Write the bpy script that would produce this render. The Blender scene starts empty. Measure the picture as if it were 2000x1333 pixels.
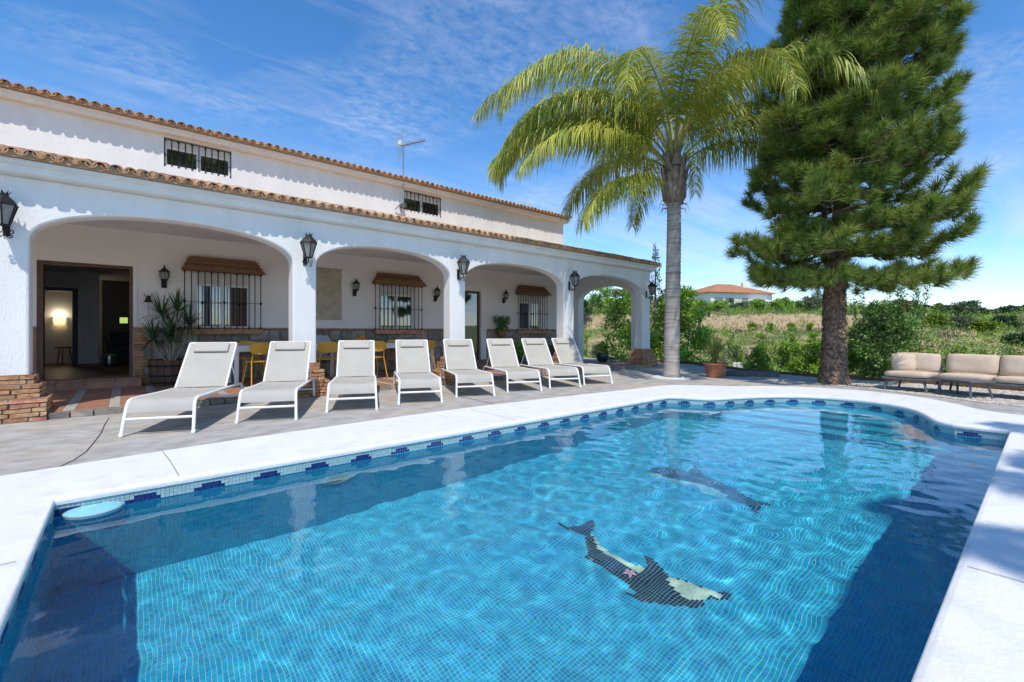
import bpy, bmesh, math, random
import numpy as np
from mathutils import Vector, Matrix, geometry as mgeo
random.seed(7); rng = np.random.default_rng(7)
sc = bpy.context.scene; COL = sc.collection
PI = math.pi
# ------------------------------------------------------------------ camera
FW = np.array([.647, .763]); FW = FW/np.linalg.norm(FW); RT = np.array([FW[1], -FW[0]])   # view direction / camera right in plan
CAMH = 1.08
cd = bpy.data.cameras.new('camera'); cam = bpy.data.objects.new('camera', cd); COL.objects.link(cam)
cam.location = (0, 0, CAMH); cam.rotation_euler = (PI/2, 0, math.atan2(FW[1], FW[0]) - PI/2)
cd.sensor_width = 36; cd.lens = 36*890/2000; cd.shift_y = -.00875; cd.clip_end = 6000; cd.clip_start = .05
sc.camera = cam
# ------------------------------------------------------------------ light
SUN = Vector((.29, .432, -.854)).normalized()          # direction the light travels
w = bpy.data.worlds.new('World'); sc.world = w; w.use_nodes = True
nt = w.node_tree; N = nt.nodes; L = nt.links; bgn = N['Background']
sky = N.new('ShaderNodeTexSky'); sky.sky_type = 'NISHITA'; sky.sun_disc = False
sky.sun_elevation = math.asin(-SUN.z); sky.sun_rotation = math.atan2(-SUN.x, -SUN.y)
sky.altitude = 1300; sky.air_density = 1.0; sky.dust_density = 0; sky.ozone_density = 3.0
hs = N.new('ShaderNodeHueSaturation'); hs.inputs['Saturation'].default_value = 1.24; hs.inputs['Value'].default_value = .79; hs.inputs['Hue'].default_value = .5
L.new(sky.outputs[0], hs.inputs['Color'])
tc = N.new('ShaderNodeTexCoord'); sp = N.new('ShaderNodeSeparateXYZ'); L.new(tc.outputs['Generated'], sp.inputs[0])
mx = N.new('ShaderNodeMath'); mx.operation = 'MAXIMUM'; mx.inputs[1].default_value = .03; L.new(sp.outputs[2], mx.inputs[0])
ad = N.new('ShaderNodeMath'); ad.operation = 'ADD'; ad.inputs[1].default_value = .07; L.new(mx.outputs[0], ad.inputs[0])
dx = N.new('ShaderNodeMath'); dx.operation = 'DIVIDE'; L.new(sp.outputs[0], dx.inputs[0]); L.new(ad.outputs[0], dx.inputs[1])
dy = N.new('ShaderNodeMath'); dy.operation = 'DIVIDE'; L.new(sp.outputs[1], dy.inputs[0]); L.new(ad.outputs[0], dy.inputs[1])
cb = N.new('ShaderNodeCombineXYZ'); L.new(dx.outputs[0], cb.inputs[0]); L.new(dy.outputs[0], cb.inputs[1])
def wnoise(rot, scl, scale, detail, rough, dist, lo, hi):
    mp = N.new('ShaderNodeMapping'); mp.inputs['Rotation'].default_value = (0, 0, rot); mp.inputs['Scale'].default_value = scl
    L.new(cb.outputs[0], mp.inputs[0])
    n = N.new('ShaderNodeTexNoise'); n.inputs['Scale'].default_value = scale; n.inputs['Detail'].default_value = detail
    n.inputs['Roughness'].default_value = rough; n.inputs['Distortion'].default_value = dist; L.new(mp.outputs[0], n.inputs['Vector'])
    r = N.new('ShaderNodeMapRange'); r.inputs[1].default_value = lo; r.inputs[2].default_value = hi; L.new(n.outputs['Fac'], r.inputs[0]); return r.outputs[0]
def wmul(a, b, op='MULTIPLY'):
    m = N.new('ShaderNodeMath'); m.operation = op; m.use_clamp = True; L.new(a, m.inputs[0])
    if isinstance(b, float): m.inputs[1].default_value = b
    else: L.new(b, m.inputs[1])
    return m.outputs[0]
streak = wnoise(.55, (.5, 2.2, 1), 1.7, 9, .58, .9, .50, .98)
mask = wnoise(.2, (1, 1, 1), .9, 3, .5, .3, .40, .68)
fleck = wnoise(.9, (1, 1.5, 1), 17, 7, .65, .3, .36, .95)
fmask = wnoise(1.9, (1, 1, 1), 1.25, 3, .5, .4, .48, .80)
cl = wmul(wmul(streak, mask), wmul(fleck, fmask), 'ADD')
low = N.new('ShaderNodeMapRange'); low.inputs[1].default_value = 0; low.inputs[2].default_value = .42; low.inputs[3].default_value = .72; low.inputs[4].default_value = .0
L.new(sp.outputs[2], low.inputs[0])
veil = wmul(wnoise(.35, (.35, 3.2, 1), .9, 6, .55, .5, .34, .72), low.outputs[0])
cl = wmul(wmul(cl, .8), veil, 'ADD')
mixc = N.new('ShaderNodeMix'); mixc.data_type = 'RGBA'; L.new(cl, mixc.inputs[0]); L.new(hs.outputs[0], mixc.inputs[6])
mixc.inputs[7].default_value = (3.0, 3.2, 3.75, 1)
L.new(mixc.outputs[2], bgn.inputs[0]); bgn.inputs[1].default_value = .15
sl = bpy.data.lights.new('sun', 'SUN'); sl.energy = 2.1; sl.angle = math.radians(.53); sl.color = (1, .94, .85)
so = bpy.data.objects.new('sun', sl); COL.objects.link(so); so.rotation_euler = SUN.to_track_quat('-Z', 'Y').to_euler(); so.location = (-6, -10, 18)
sl.cycles.is_caustics_light = True
sc.view_settings.view_transform = 'Standard'; sc.view_settings.look = 'None'; sc.view_settings.gamma = 1; sc.view_settings.exposure = .96
sc.cycles.use_denoising = True; sc.cycles.max_bounces = 10; sc.cycles.diffuse_bounces = 6; sc.cycles.transparent_max_bounces = 12
sc.cycles.sample_clamp_indirect = 6; sc.cycles.blur_glossy = .3

# ------------------------------------------------------------------ materials
def M(name, c1, c2=None, scale=6, detail=6, rough=.75, bump=0, bscale=60, island=0, objr=0, trans=0, metal=0, spec=.35, stretch=None, lo=.35, hi=.65, hue=0, bdetail=5, c3=None, s3=.8):
    m = bpy.data.materials.new(name); m.use_nodes = True; n = m.node_tree.nodes; l = m.node_tree.links; b = n['Principled BSDF']
    b.inputs['Roughness'].default_value = rough; b.inputs['Metallic'].default_value = metal; b.inputs['Specular IOR Level'].default_value = spec
    g = n.new('ShaderNodeNewGeometry'); vec = g.outputs['Position']
    if stretch:
        mp = n.new('ShaderNodeMapping'); mp.inputs['Scale'].default_value = stretch; l.new(vec, mp.inputs[0]); vec = mp.outputs[0]
    def mixn(a, bcol, sc_, lo_, hi_):
        t = n.new('ShaderNodeTexNoise'); t.inputs['Scale'].default_value = sc_; t.inputs['Detail'].default_value = detail; l.new(vec, t.inputs['Vector'])
        r = n.new('ShaderNodeMapRange'); r.inputs[1].default_value = lo_; r.inputs[2].default_value = hi_; l.new(t.outputs['Fac'], r.inputs[0])
        x = n.new('ShaderNodeMix'); x.data_type = 'RGBA'; l.new(r.outputs[0], x.inputs[0])
        if isinstance(a, tuple): x.inputs[6].default_value = (*a, 1)
        else: l.new(a, x.inputs[6])
        x.inputs[7].default_value = (*bcol, 1); return x.outputs[2]
    col = None
    if c2 is not None: col = mixn(c1, c2, scale, lo, hi)
    if c3 is not None: col = mixn(col, c3, s3, .5, .72)
    if island or objr or hue:
        h = n.new('ShaderNodeHueSaturation')
        if col is None: h.inputs['Color'].default_value = (*c1, 1)
        else: l.new(col, h.inputs['Color'])
        src = g.outputs['Random Per Island'] if not objr else n.new('ShaderNodeObjectInfo').outputs['Random']
        amt = island or objr
        r = n.new('ShaderNodeMapRange'); r.inputs[3].default_value = 1 - amt; r.inputs[4].default_value = 1 + amt; l.new(src, r.inputs[0]); l.new(r.outputs[0], h.inputs['Value'])
        if hue:
            m2 = n.new('ShaderNodeMath'); m2.operation = 'MULTIPLY'; m2.inputs[1].default_value = 7.31; l.new(src, m2.inputs[0])
            m3 = n.new('ShaderNodeMath'); m3.operation = 'FRACT'; l.new(m2.outputs[0], m3.inputs[0])
            r2 = n.new('ShaderNodeMapRange'); r2.inputs[3].default_value = .5 - hue; r2.inputs[4].default_value = .5 + hue; l.new(m3.outputs[0], r2.inputs[0]); l.new(r2.outputs[0], h.inputs['Hue'])
        col = h.outputs[0]
    if col is None: b.inputs['Base Color'].default_value = (*c1, 1)
    else: l.new(col, b.inputs['Base Color'])
    if bump:
        t = n.new('ShaderNodeTexNoise'); t.inputs['Scale'].default_value = bscale; t.inputs['Detail'].default_value = bdetail; l.new(vec, t.inputs['Vector'])
        bp = n.new('ShaderNodeBump'); bp.inputs['Strength'].default_value = bump; bp.inputs['Distance'].default_value = .02; l.new(t.outputs['Fac'], bp.inputs['Height']); l.new(bp.outputs[0], b.inputs['Normal'])
    if trans:
        tr = n.new('ShaderNodeBsdfTranslucent'); ms = n.new('ShaderNodeMixShader'); ms.inputs[0].default_value = trans
        if col is None: tr.inputs[0].default_value = (*c1, 1)
        else: l.new(col, tr.inputs[0])
        l.new(b.outputs[0], ms.inputs[1]); l.new(tr.outputs[0], ms.inputs[2]); l.new(ms.outputs[0], n['Material Output'].inputs[0])
    return m
def emis(name, c, s):
    m = bpy.data.materials.new(name); m.use_nodes = True; b = m.node_tree.nodes['Principled BSDF']
    b.inputs['Base Color'].default_value = (*c, 1); b.inputs['Emission Color'].default_value = (*c, 1); b.inputs['Emission Strength'].default_value = s; return m
m_stucco = M('white_stucco', (.84, .825, .80), (.78, .765, .735), 1.6, rough=.9, bump=.32, bscale=30, spec=.15, c3=(.775, .76, .73), s3=2.3, stretch=(1.6, 1.6, .6))
m_bounce_stucco = M('bounce_tinted_stucco', (.88, .79, .725), (.83, .74, .68), 1.1, rough=.9, bump=.18, bscale=40, spec=.15)  # white stucco with warm bounce off the terracotta floor put into its colour
m_coping = M('painted_concrete', (.76, .75, .73), (.71, .70, .675), 2.6, detail=10, rough=.7, bump=.2, bscale=45, spec=.25, c3=(.66, .65, .625), s3=5, lo=.42, hi=.75)
m_deck = M('stamped_concrete', (.46, .435, .40), (.32, .30, .275), 4.5, detail=10, rough=.82, bump=1.0, bscale=9, stretch=(.85, 1.15, 1), bdetail=9, c3=(.47, .40, .31), s3=.55, spec=.25)
m_joint = M('dark_joint', (.05, .045, .04), rough=.95)
m_tile_roof = M('clay_roof_tile', (.68, .41, .225), (.50, .29, .16), 9, rough=.85, objr=.25, bump=.3, bscale=70, c3=(.30, .24, .18), s3=5, hue=.012)
m_tile_mass = M('clay_roof_tile_field', (.68, .41, .225), (.50, .29, .16), 9, rough=.85, island=.25, bump=.3, bscale=70, c3=(.30, .24, .18), s3=5, hue=.012)
m_brick = M('handmade_brick', (.56, .30, .16), (.38, .175, .095), 14, rough=.9, objr=.22, bump=.6, bscale=45, c3=(.55, .38, .22), s3=8, hue=.015)
m_mortar = M('mortar', (.30, .25, .20), (.22, .18, .15), 20, rough=.95, bump=.5, bscale=60)
m_stone = M('rubble_stone', (.36, .31, .25), (.19, .17, .155), 7, rough=.85, objr=.30, bump=.6, bscale=22, c3=(.36, .27, .18), s3=2.5, hue=.02)
m_terra = M('terracotta_plank', (.40, .20, .125), (.28, .135, .085), 6, rough=.6, objr=.16, bump=.2, bscale=40, stretch=(1, 6, 1))
m_terra_mass = M('terracotta_plank_field', (.40, .20, .125), (.28, .135, .085), 6, rough=.6, island=.16, bump=.2, bscale=40, stretch=(1, 6, 1))
m_greystrip = M('grey_floor_strip', (.42, .38, .34), (.33, .30, .27), 8, rough=.7, objr=.1, bump=.2, bscale=40)
m_iron = M('black_iron', (.018, .018, .020), (.03, .028, .026), 30, rough=.55, metal=.3, bump=.2, bscale=80)
m_grille = M('bronze_grille', (.045, .028, .022), (.03, .02, .017), 20, rough=.5, metal=.3)
m_lglass = M('frosted_glass', (.55, .56, .52), (.42, .43, .40), 20, rough=.25, trans=.5, spec=.5)
m_pane = M('window_glass', (.012, .016, .02), rough=.02, spec=.5); m_pane.node_tree.nodes['Principled BSDF'].inputs['IOR'].default_value = 2.7
m_upvc = M('white_frame', (.78, .77, .75), rough=.4, spec=.4)
m_shutter = M('cream_shutter', (.68, .62, .54), (.62, .57, .5), 3, rough=.6)
m_wood = M('dark_door_wood', (.16, .075, .04), (.10, .045, .025), 5, rough=.5, stretch=(12, 12, 1.2))
m_reed = M('reed_wood', (.36, .18, .09), (.19, .09, .05), 9, rough=.8, objr=.38, bump=.3, bscale=40, stretch=(1.2, 14, 14))
m_frame = M('white_powder_coat', (.82, .82, .80), rough=.35, spec=.45)
m_sling = M('beige_sling', (.45, .425, .375), (.41, .385, .34), 3, rough=.85, bump=.12, bscale=420, bdetail=1)
m_pillow = M('beige_pillow', (.47, .44, .385), (.43, .40, .35), 3, rough=.9, bump=.15, bscale=90)
m_black = M('black_plastic', (.015, .015, .015), rough=.5)
m_yellow = M('yellow_metal', (.70, .36, .035), rough=.4, spec=.45)
m_grey = M('grey_aluminium', (.11, .11, .12), (.14, .14, .15), 12, rough=.55)
m_cush = M('sand_cushion', (.62, .50, .38), (.56, .44, .33), 4, rough=.95, bump=.3, bscale=14, bdetail=3)
m_galv = M('galvanised', (.5, .5, .5), (.38, .37, .36), 20, rough=.4, metal=.8)
m_paper = M('aged_paper', (.52, .44, .33), (.45, .37, .27), 4, rough=.9, c3=(.38, .31, .22), s3=9)
m_barrel = M('barrel_wood', (.17, .085, .05), (.09, .05, .035), 8, rough=.7, objr=.15, stretch=(8, 8, 1), bump=.3, bscale=40)
m_soil = M('soil', (.07, .05, .035), (.04, .03, .02), 20, rough=.95, bump=.6, bscale=50)
m_pot = M('terracotta_pot', (.50, .19, .095), (.42, .16, .08), 7, rough=.8, bump=.1)
m_gpot = M('green_glazed_pot', (.02, .07, .07), (.015, .045, .055), 6, rough=.25, spec=.6)
m_orange = M('orange_peel', (.75, .22, .015), rough=.5, bump=.1, bscale=150)
m_white = M('white_ceramic', (.8, .8, .8), rough=.2, spec=.5)
m_tabtop = M('white_table', (.76, .75, .75), (.70, .69, .69), 3, rough=.4)
m_wicker = M('pale_wicker', (.62, .61, .62), (.40, .41, .46), 28, rough=.8, bump=.5, bscale=60)
m_blueplast = M('pale_blue_plastic', (.23, .55, .66), (.42, .66, .72), 9, rough=.45, lo=.45, hi=.6)
m_teal = M('teal_ring', (.10, .36, .38), (.08, .30, .33), 6, rough=.4)
m_lens = M('lamp_lens', (.30, .34, .28), (.2, .25, .22), 30, rough=.2)
m_intwall = M('room_plaster', (.80, .78, .76), (.75, .73, .71), 2, rough=.9)
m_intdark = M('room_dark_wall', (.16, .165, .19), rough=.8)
m_bluedoor = M('slate_blue_door', (.10, .125, .16), rough=.5)
m_silver = M('silver_pot', (.55, .55, .55), rough=.3, metal=.9)
m_darkfab = M('dark_fabric', (.06, .065, .08), (.05, .05, .06), 8, rough=.9)
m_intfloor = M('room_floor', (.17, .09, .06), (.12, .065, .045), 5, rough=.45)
m_grout = M('pool_grout', (.52, .78, .80), (.46, .72, .76), 5, rough=.8)
m_blue = M('blue_mosaic', (.014, .40, .58), (.011, .345, .55), 1.1, rough=.18, island=.17, spec=.5, hue=.014)
m_blue1 = M('blue_mosaic_tile', (.014, .40, .58), (.011, .345, .55), 1.1, rough=.18, objr=.17, spec=.5, hue=.014)
m_navy = M('navy_mosaic', (.012, .022, .14), rough=.15, island=.25, spec=.5)
m_navy1 = M('navy_mosaic_tile', (.012, .022, .14), rough=.15, objr=.25, spec=.5)
m_pale = M('pale_mosaic', (.36, .50, .50), (.31, .45, .46), 3, rough=.2, island=.10, spec=.5)
m_pale1 = M('pale_mosaic_tile', (.36, .50, .50), (.31, .45, .46), 3, rough=.2, objr=.10, spec=.5)
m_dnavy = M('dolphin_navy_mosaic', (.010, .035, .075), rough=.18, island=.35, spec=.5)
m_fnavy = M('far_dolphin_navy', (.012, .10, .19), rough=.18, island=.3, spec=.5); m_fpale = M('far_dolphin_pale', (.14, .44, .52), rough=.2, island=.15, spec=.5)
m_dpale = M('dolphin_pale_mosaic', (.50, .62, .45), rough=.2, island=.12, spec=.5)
m_trunkpalm = M('palm_trunk', (.47, .42, .37), (.20, .17, .15), 3.2, detail=8, rough=.9, bump=.7, bscale=22, stretch=(.8, .8, 6), c3=(.54, .49, .44), s3=1.6, lo=.42, hi=.68)
m_boot = M('palm_boot', (.36, .28, .21), (.17, .12, .09), 7, rough=.9, bump=.6, bscale=30, objr=.2, stretch=(3, 3, .8))
m_rachis = M('palm_rachis', (.30, .33, .09), (.36, .30, .12), 3, rough=.5)
m_palmleaf = M('palm_leaflet', (.50, .50, .075), (.27, .35, .055), 1.6, rough=.42, island=.28, hue=.025, trans=.32, spec=.4)
m_bark = M('pine_bark', (.34, .225, .15), (.13, .085, .058), 16, rough=.95, bump=1.0, bscale=26, island=.45)
m_needle = M('pine_needle', (.30, .355, .064), (.13, .21, .043), 2.2, rough=.5, island=.35, hue=.02, trans=.30)
m_branch = M('branch_bark', (.16, .12, .085), (.10, .075, .055), 12, rough=.95, bump=.5, bscale=40)
def leafm(name, a, b, isl=.3, tr=.25, hue=.02, sc_=1.2, rough=.42): return M(name, a, b, sc_, rough=rough, island=isl, hue=hue, trans=tr, spec=.4)
m_citrus = leafm('citrus_leaf', (0.358, 0.576, 0.068), (0.125, 0.264, 0.043))
m_shrub = leafm('shrub_leaf', (0.211, 0.360, 0.074), (0.105, 0.204, 0.055))
m_bright = leafm('bright_leaf', (0.321, 0.510, 0.059), (0.189, 0.321, 0.049))
m_olive = leafm('olive_leaf', (0.161, 0.199, 0.095), (0.105, 0.137, 0.064), hue=.01, rough=.6)
m_dark = leafm('dark_leaf', (0.090, 0.160, 0.056), (0.056, 0.108, 0.041))
m_rust = leafm('rusty_leaf', (0.214, 0.165, 0.058), (0.132, 0.140, 0.049))
m_hedge = leafm('hedge_leaf', (0.281, 0.363, 0.033), (0.148, 0.231, 0.030))
m_drac = leafm('dracaena_leaf', (0.074, 0.140, 0.058), (0.049, 0.099, 0.041), sc_=4)
m_grassleaf = leafm('reed_leaf', (0.281, 0.297, 0.083), (0.148, 0.214, 0.058), sc_=4)
m_sage = leafm('sage_leaf', (0.247, 0.297, 0.214), (0.165, 0.214, 0.132), sc_=3)
m_gravel = M('white_gravel', (.60, .55, .47), (.36, .32, .27), 55, detail=3, rough=.9, bump=1, bscale=60)
m_pebble = M('pebble', (.62, .57, .49), (.45, .41, .35), 4, rough=.85, island=.3)
m_board = M('edging_board', (.20, .12, .075), (.13, .08, .05), 7, rough=.85, bump=.3)
m_kerbstone = M('grey_kerb_stone', (.16, .16, .165), (.11, .11, .115), 9, rough=.9, bump=.4)
m_ring = M('white_ring', (.72, .71, .69), (.6, .59, .57), 18, rough=.9, bump=.6, bscale=50)
# terrain: grass, dry soil and cut banks by slope and noise
m_land = M('hillside', (.20, .235, .065), (.10, .15, .035), .6, detail=9, rough=.95, bump=.6, bscale=3, c3=(.33, .25, .15), s3=.22)
_n = m_land.node_tree; _g = [x for x in _n.nodes if x.type == 'NEW_GEOMETRY'][0]
_s = _n.nodes.new('ShaderNodeSeparateXYZ'); _n.links.new(_g.outputs['True Normal'], _s.inputs[0])
_r = _n.nodes.new('ShaderNodeMapRange'); _r.inputs[1].default_value = .94; _r.inputs[2].default_value = .84; _n.links.new(_s.outputs[2], _r.inputs[0])
_t = _n.nodes.new('ShaderNodeTexNoise'); _t.inputs['Scale'].default_value = 2.6; _t.inputs['Detail'].default_value = 9; _n.links.new(_g.outputs['Position'], _t.inputs['Vector'])
_c = _n.nodes.new('ShaderNodeMix'); _c.data_type = 'RGBA'; _c.inputs[6].default_value = (.60, .44, .24, 1); _c.inputs[7].default_value = (.13, .10, .065, 1); _n.links.new(_t.outputs['Fac'], _c.inputs[0])
_x = _n.nodes.new('ShaderNodeMix'); _x.data_type = 'RGBA'; _b = _n.nodes['Principled BSDF']; _old = _b.inputs['Base Color'].links[0].from_socket
_n.links.new(_r.outputs[0], _x.inputs[0]); _n.links.new(_old, _x.inputs[6]); _n.links.new(_c.outputs[2], _x.inputs[7]); _n.links.new(_x.outputs[2], _b.inputs['Base Color'])
# water
m_water = bpy.data.materials.new('pool_water'); m_water.use_nodes = True; _n = m_water.node_tree; _n.nodes.clear()
_gl = _n.nodes.new('ShaderNodeBsdfGlass'); _gl.distribution = 'BECKMANN'; _gl.inputs['Roughness'].default_value = 0; _gl.inputs['IOR'].default_value = 1.33; _gl.inputs['Color'].default_value = (.93, .985, 1, 1)
_o = _n.nodes.new('ShaderNodeOutputMaterial'); _n.links.new(_gl.outputs[0], _o.inputs[0])

# ------------------------------------------------------------------ mesh helpers
def raw(name, V, F, mats, parent=None, smooth=False, mi=None):
    me = bpy.data.meshes.new(name)
    V = np.asarray(V, dtype=np.float32).reshape(-1, 3)
    if isinstance(F, np.ndarray):
        k = F.shape[1]; nf = len(F)
        me.vertices.add(len(V)); me.vertices.foreach_set('co', V.ravel()); me.loops.add(nf*k); me.polygons.add(nf)
        me.loops.foreach_set('vertex_index', F.astype(np.int32).ravel())
        me.polygons.foreach_set('loop_start', np.arange(0, nf*k, k, dtype=np.int32)); me.update(calc_edges=True)
    else:
        me.from_pydata(V.tolist(), [], F)
    for m in (mats if isinstance(mats, (list, tuple)) else [mats]): me.materials.append(m)
    if mi is not None: me.polygons.foreach_set('material_index', np.asarray(mi, dtype=np.int32))
    if smooth: me.polygons.foreach_set('use_smooth', np.ones(len(me.polygons), dtype=bool))
    me.validate(); o = bpy.data.objects.new(name, me); COL.objects.link(o)
    if parent is not None: o.parent = parent
    return o
def empty(name, loc=(0, 0, 0), rz=0):
    o = bpy.data.objects.new(name, None); COL.objects.link(o); o.location = loc; o.rotation_euler = (0, 0, rz); o.empty_display_size = .1; return o
def tag(o, label=None, cat=None, group=None, kind=None):
    for k, v in (('label', label), ('category', cat), ('group', group), ('kind', kind)):
        if v: o[k] = v
    return o
def copy_tree(o, parent=None):
    c = o.copy(); COL.objects.link(c); c.parent = parent
    for ch in list(o.children): copy_tree(ch, c)
    return c
class MB:
    def __init__(s): s.v = []; s.f = []; s.mi = []; s.m = 0
    def add(s, vs, fs):
        b = len(s.v); s.v += [tuple(p) for p in vs]; s.f += [tuple(i+b for i in f) for f in fs]; s.mi += [s.m]*len(fs); return s
    def box(s, x0, x1, y0, y1, z0, z1, R=None, at=None, bev=0):
        if bev:
            vs = []; c = ((x0+x1)/2, (y0+y1)/2, (z0+z1)/2); h = ((x1-x0)/2, (y1-y0)/2, (z1-z0)/2)
            bm = bmesh.new(); bmesh.ops.create_cube(bm, size=2)
            for q in bm.verts: q.co = Vector((q.co.x*h[0], q.co.y*h[1], q.co.z*h[2]))
            bmesh.ops.bevel(bm, geom=list(bm.edges), offset=bev, segments=2, profile=.6, affect='EDGES')
            bm.verts.index_update(); vs = [Vector(c)+q.co for q in bm.verts]; fs = [[q.index for q in f.verts] for f in bm.faces]; bm.free()
        else:
            vs = [Vector((x, y, z)) for x in (x0, x1) for y in (y0, y1) for z in (z0, z1)]
            fs = [(0, 1, 3, 2), (4, 6, 7, 5), (0, 4, 5, 1), (2, 3, 7, 6), (0, 2, 6, 4), (1, 5, 7, 3)]
        if R is not None: vs = [R @ p for p in vs]
        if at is not None: vs = [p+Vector(at) for p in vs]
        return s.add(vs, fs)
    def tube(s, pts, r, n=8, cap=True):
        pts = [Vector(p) for p in pts]; rs = r if isinstance(r, (list, tuple)) else [r]*len(pts); vs = []; fs = []
        up = Vector((0, 0, 1)); t0 = (pts[1]-pts[0]).normalized()
        a = t0.cross(up if abs(t0.z) < .9 else Vector((1, 0, 0))).normalized()
        for i, p in enumerate(pts):
            t = (pts[min(i+1, len(pts)-1)]-pts[max(i-1, 0)]).normalized(); a = (a-t*a.dot(t)).normalized(); b = t.cross(a)
            vs += [p+(a*math.cos(2*PI*k/n)+b*math.sin(2*PI*k/n))*rs[i] for k in range(n)]
        for i in range(len(pts)-1):
            for k in range(n): fs.append((i*n+k, i*n+(k+1) % n, (i+1)*n+(k+1) % n, (i+1)*n+k))
        if cap: fs.append(tuple(range(n-1, -1, -1))); fs.append(tuple((len(pts)-1)*n+k for k in range(n)))
        return s.add(vs, fs)
    def lathe(s, prof, c=(0, 0, 0), n=20, sx=1, sy=1, cap=True, ph=0):
        vs = []; fs = []
        for r, z in prof: vs += [(c[0]+sx*r*math.cos(2*PI*k/n+ph), c[1]+sy*r*math.sin(2*PI*k/n+ph), c[2]+z) for k in range(n)]
        for i in range(len(prof)-1):
            for k in range(n): fs.append((i*n+k, i*n+(k+1) % n, (i+1)*n+(k+1) % n, (i+1)*n+k))
        if cap: fs.append(tuple(range(n-1, -1, -1))); fs.append(tuple((len(prof)-1)*n+k for k in range(n)))
        return s.add(vs, fs)
    def build(s, name, mats, parent=None, smooth=False):
        o = raw(name, s.v, s.f, mats, parent, smooth, s.mi if isinstance(mats, (list, tuple)) and len(mats) > 1 else None); return o
def sm(o, ang=40):
    o.data.polygons.foreach_set('use_smooth', np.ones(len(o.data.polygons), dtype=bool))
    try: o.data.set_sharp_from_angle(angle=math.radians(ang))
    except Exception: pass
    return o
def piece(name, me, parent, loc=(0, 0, 0), rot=(0, 0, 0), scl=(1, 1, 1)):
    o = bpy.data.objects.new(name, me); COL.objects.link(o); o.parent = parent; o.location = loc; o.rotation_euler = rot; o.scale = scl; return o
def PX(x, d, z=0):        # plan position at camera depth d in the direction of photo column x
    t = (x-1000)/890; p = FW*d+RT*t*d; return Vector((p[0], p[1], z))
def catmull(P, n=8, closed=False):
    P = [np.array(p, float) for p in P]; out = []; m = len(P)
    for i in range(m if closed else m-1):
        p0, p1, p2, p3 = (P[(i-1) % m] if closed or i > 0 else P[0]), P[i], P[(i+1) % m], (P[(i+2) % m] if closed or i+2 < m else P[-1])
        for k in range(n):
            t = k/n; out.append(.5*((2*p1)+(-p0+p2)*t+(2*p0-5*p1+4*p2-p3)*t*t+(-p0+3*p1-3*p2+p3)*t**3))
    if not closed: out.append(P[-1])
    return out
def inpoly(X, Y, poly):
    X = np.asarray(X); Y = np.asarray(Y); r = np.zeros(X.shape, bool); n = len(poly); j = n-1
    for i in range(n):
        xi, yi = poly[i][:2]; xj, yj = poly[j][:2]
        c = ((yi > Y) != (yj > Y)) & (X < (xj-xi)*(Y-yi)/((yj-yi) or 1e-12)+xi); r ^= c; j = i
    return r
def offset(poly, d):      # closed polygon, clockwise or not: moves outward by d
    P = np.array([p[:2] for p in poly]); n = len(P)
    A = .5*np.sum(P[:, 0]*np.roll(P[:, 1], -1)-np.roll(P[:, 0], -1)*P[:, 1]); s = 1 if A > 0 else -1
    T1 = P-np.roll(P, 1, 0); T2 = np.roll(P, -1, 0)-P
    T1 /= np.linalg.norm(T1, axis=1)[:, None]; T2 /= np.linalg.norm(T2, axis=1)[:, None]
    N1 = np.stack([T1[:, 1], -T1[:, 0]], 1)*s; N2 = np.stack([T2[:, 1], -T2[:, 0]], 1)*s
    B = N1+N2; B /= np.maximum(np.linalg.norm(B, axis=1)[:, None], 1e-6); c = np.maximum(np.sum(B*N1, 1), .5)
    return P+B*(d/c)[:, None]
# ------------------------------------------------------------------ terrain
prA = np.array([[0, -1.3], [17, -1.3], [24, -1.0], [28.5, -.75], [33, .95], [36.3, 1.12], [38.0, 2.55], [46, 3.1], [58, 4.75], [70, 5.0], [95, 3.5], [160, 0], [400, 0], [1200, 12], [3500, 40]])
prB = np.array([[0, -1.3], [13, -1.2], [17, -.7], [21, .2], [25, 1.0], [30, 2.0], [45, 2.9], [60, 3.3], [110, 1.8], [300, -6], [700, 2], [1600, 30], [3500, 60]])
def sstep(x): x = np.clip(x, 0, 1); return x*x*(3-2*x)
def land(u, v):
    u = np.asarray(u, float); v = np.asarray(v, float)
    f = u*FW[0]+v*FW[1]; r = u*RT[0]+v*RT[1]; R = np.hypot(u, v)
    t = np.where(f > .15*R, r/np.maximum(f, 1e-3), np.where(r > 0, 3., -3.)); d = np.where(f > .15*R, f, R*.15+0*R)
    d = d+1.1*np.sin(t*7+.5)+.5*np.sin(t*23)
    a = np.interp(d, prA[:, 0], prA[:, 1]); b = np.interp(d, prB[:, 0], prB[:, 1])
    k = sstep((t-.68)/.24); drop = np.clip((t-.86)/.28, 0, 1.6)
    b = b-drop*1.25*np.exp(-((d-25)/11)**2)
    z = a*(1-k)+b*k
    back = sstep((.35*R-f)/(.4*R+1e-6)); z = z*(1-back)+back*np.interp(R, [0, 30, 200, 1500, 3500], [-.4, -.6, -3, 10, 50])
    z = z+.12*np.sin(u*2.3+1.7*np.sin(v*1.9))*np.sin(v*2.9+1.3*np.sin(u*1.7))*(R > 17)+.10*np.sin(u*1.3+v*.7)*np.sin(v*1.1-u*.4)+.05*np.sin(u*3.1)*np.sin(v*2.7)
    def outr(x0, x1, y0, y1): return np.hypot(np.maximum(np.maximum(x0-u, u-x1), 0), np.maximum(np.maximum(y0-v, v-y1), 0))
    o = np.minimum(outr(-9, 12.5, -7, 17), outr(-9, 15, 6.8, 17))
    return -2.6+(z+2.6)*sstep(o/.9)
hd = math.atan2(FW[1], FW[0])
ph = np.concatenate([hd+np.radians(np.arange(14, -56, -.42)), hd+np.radians(np.arange(-57, -346, -3.))])
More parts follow.
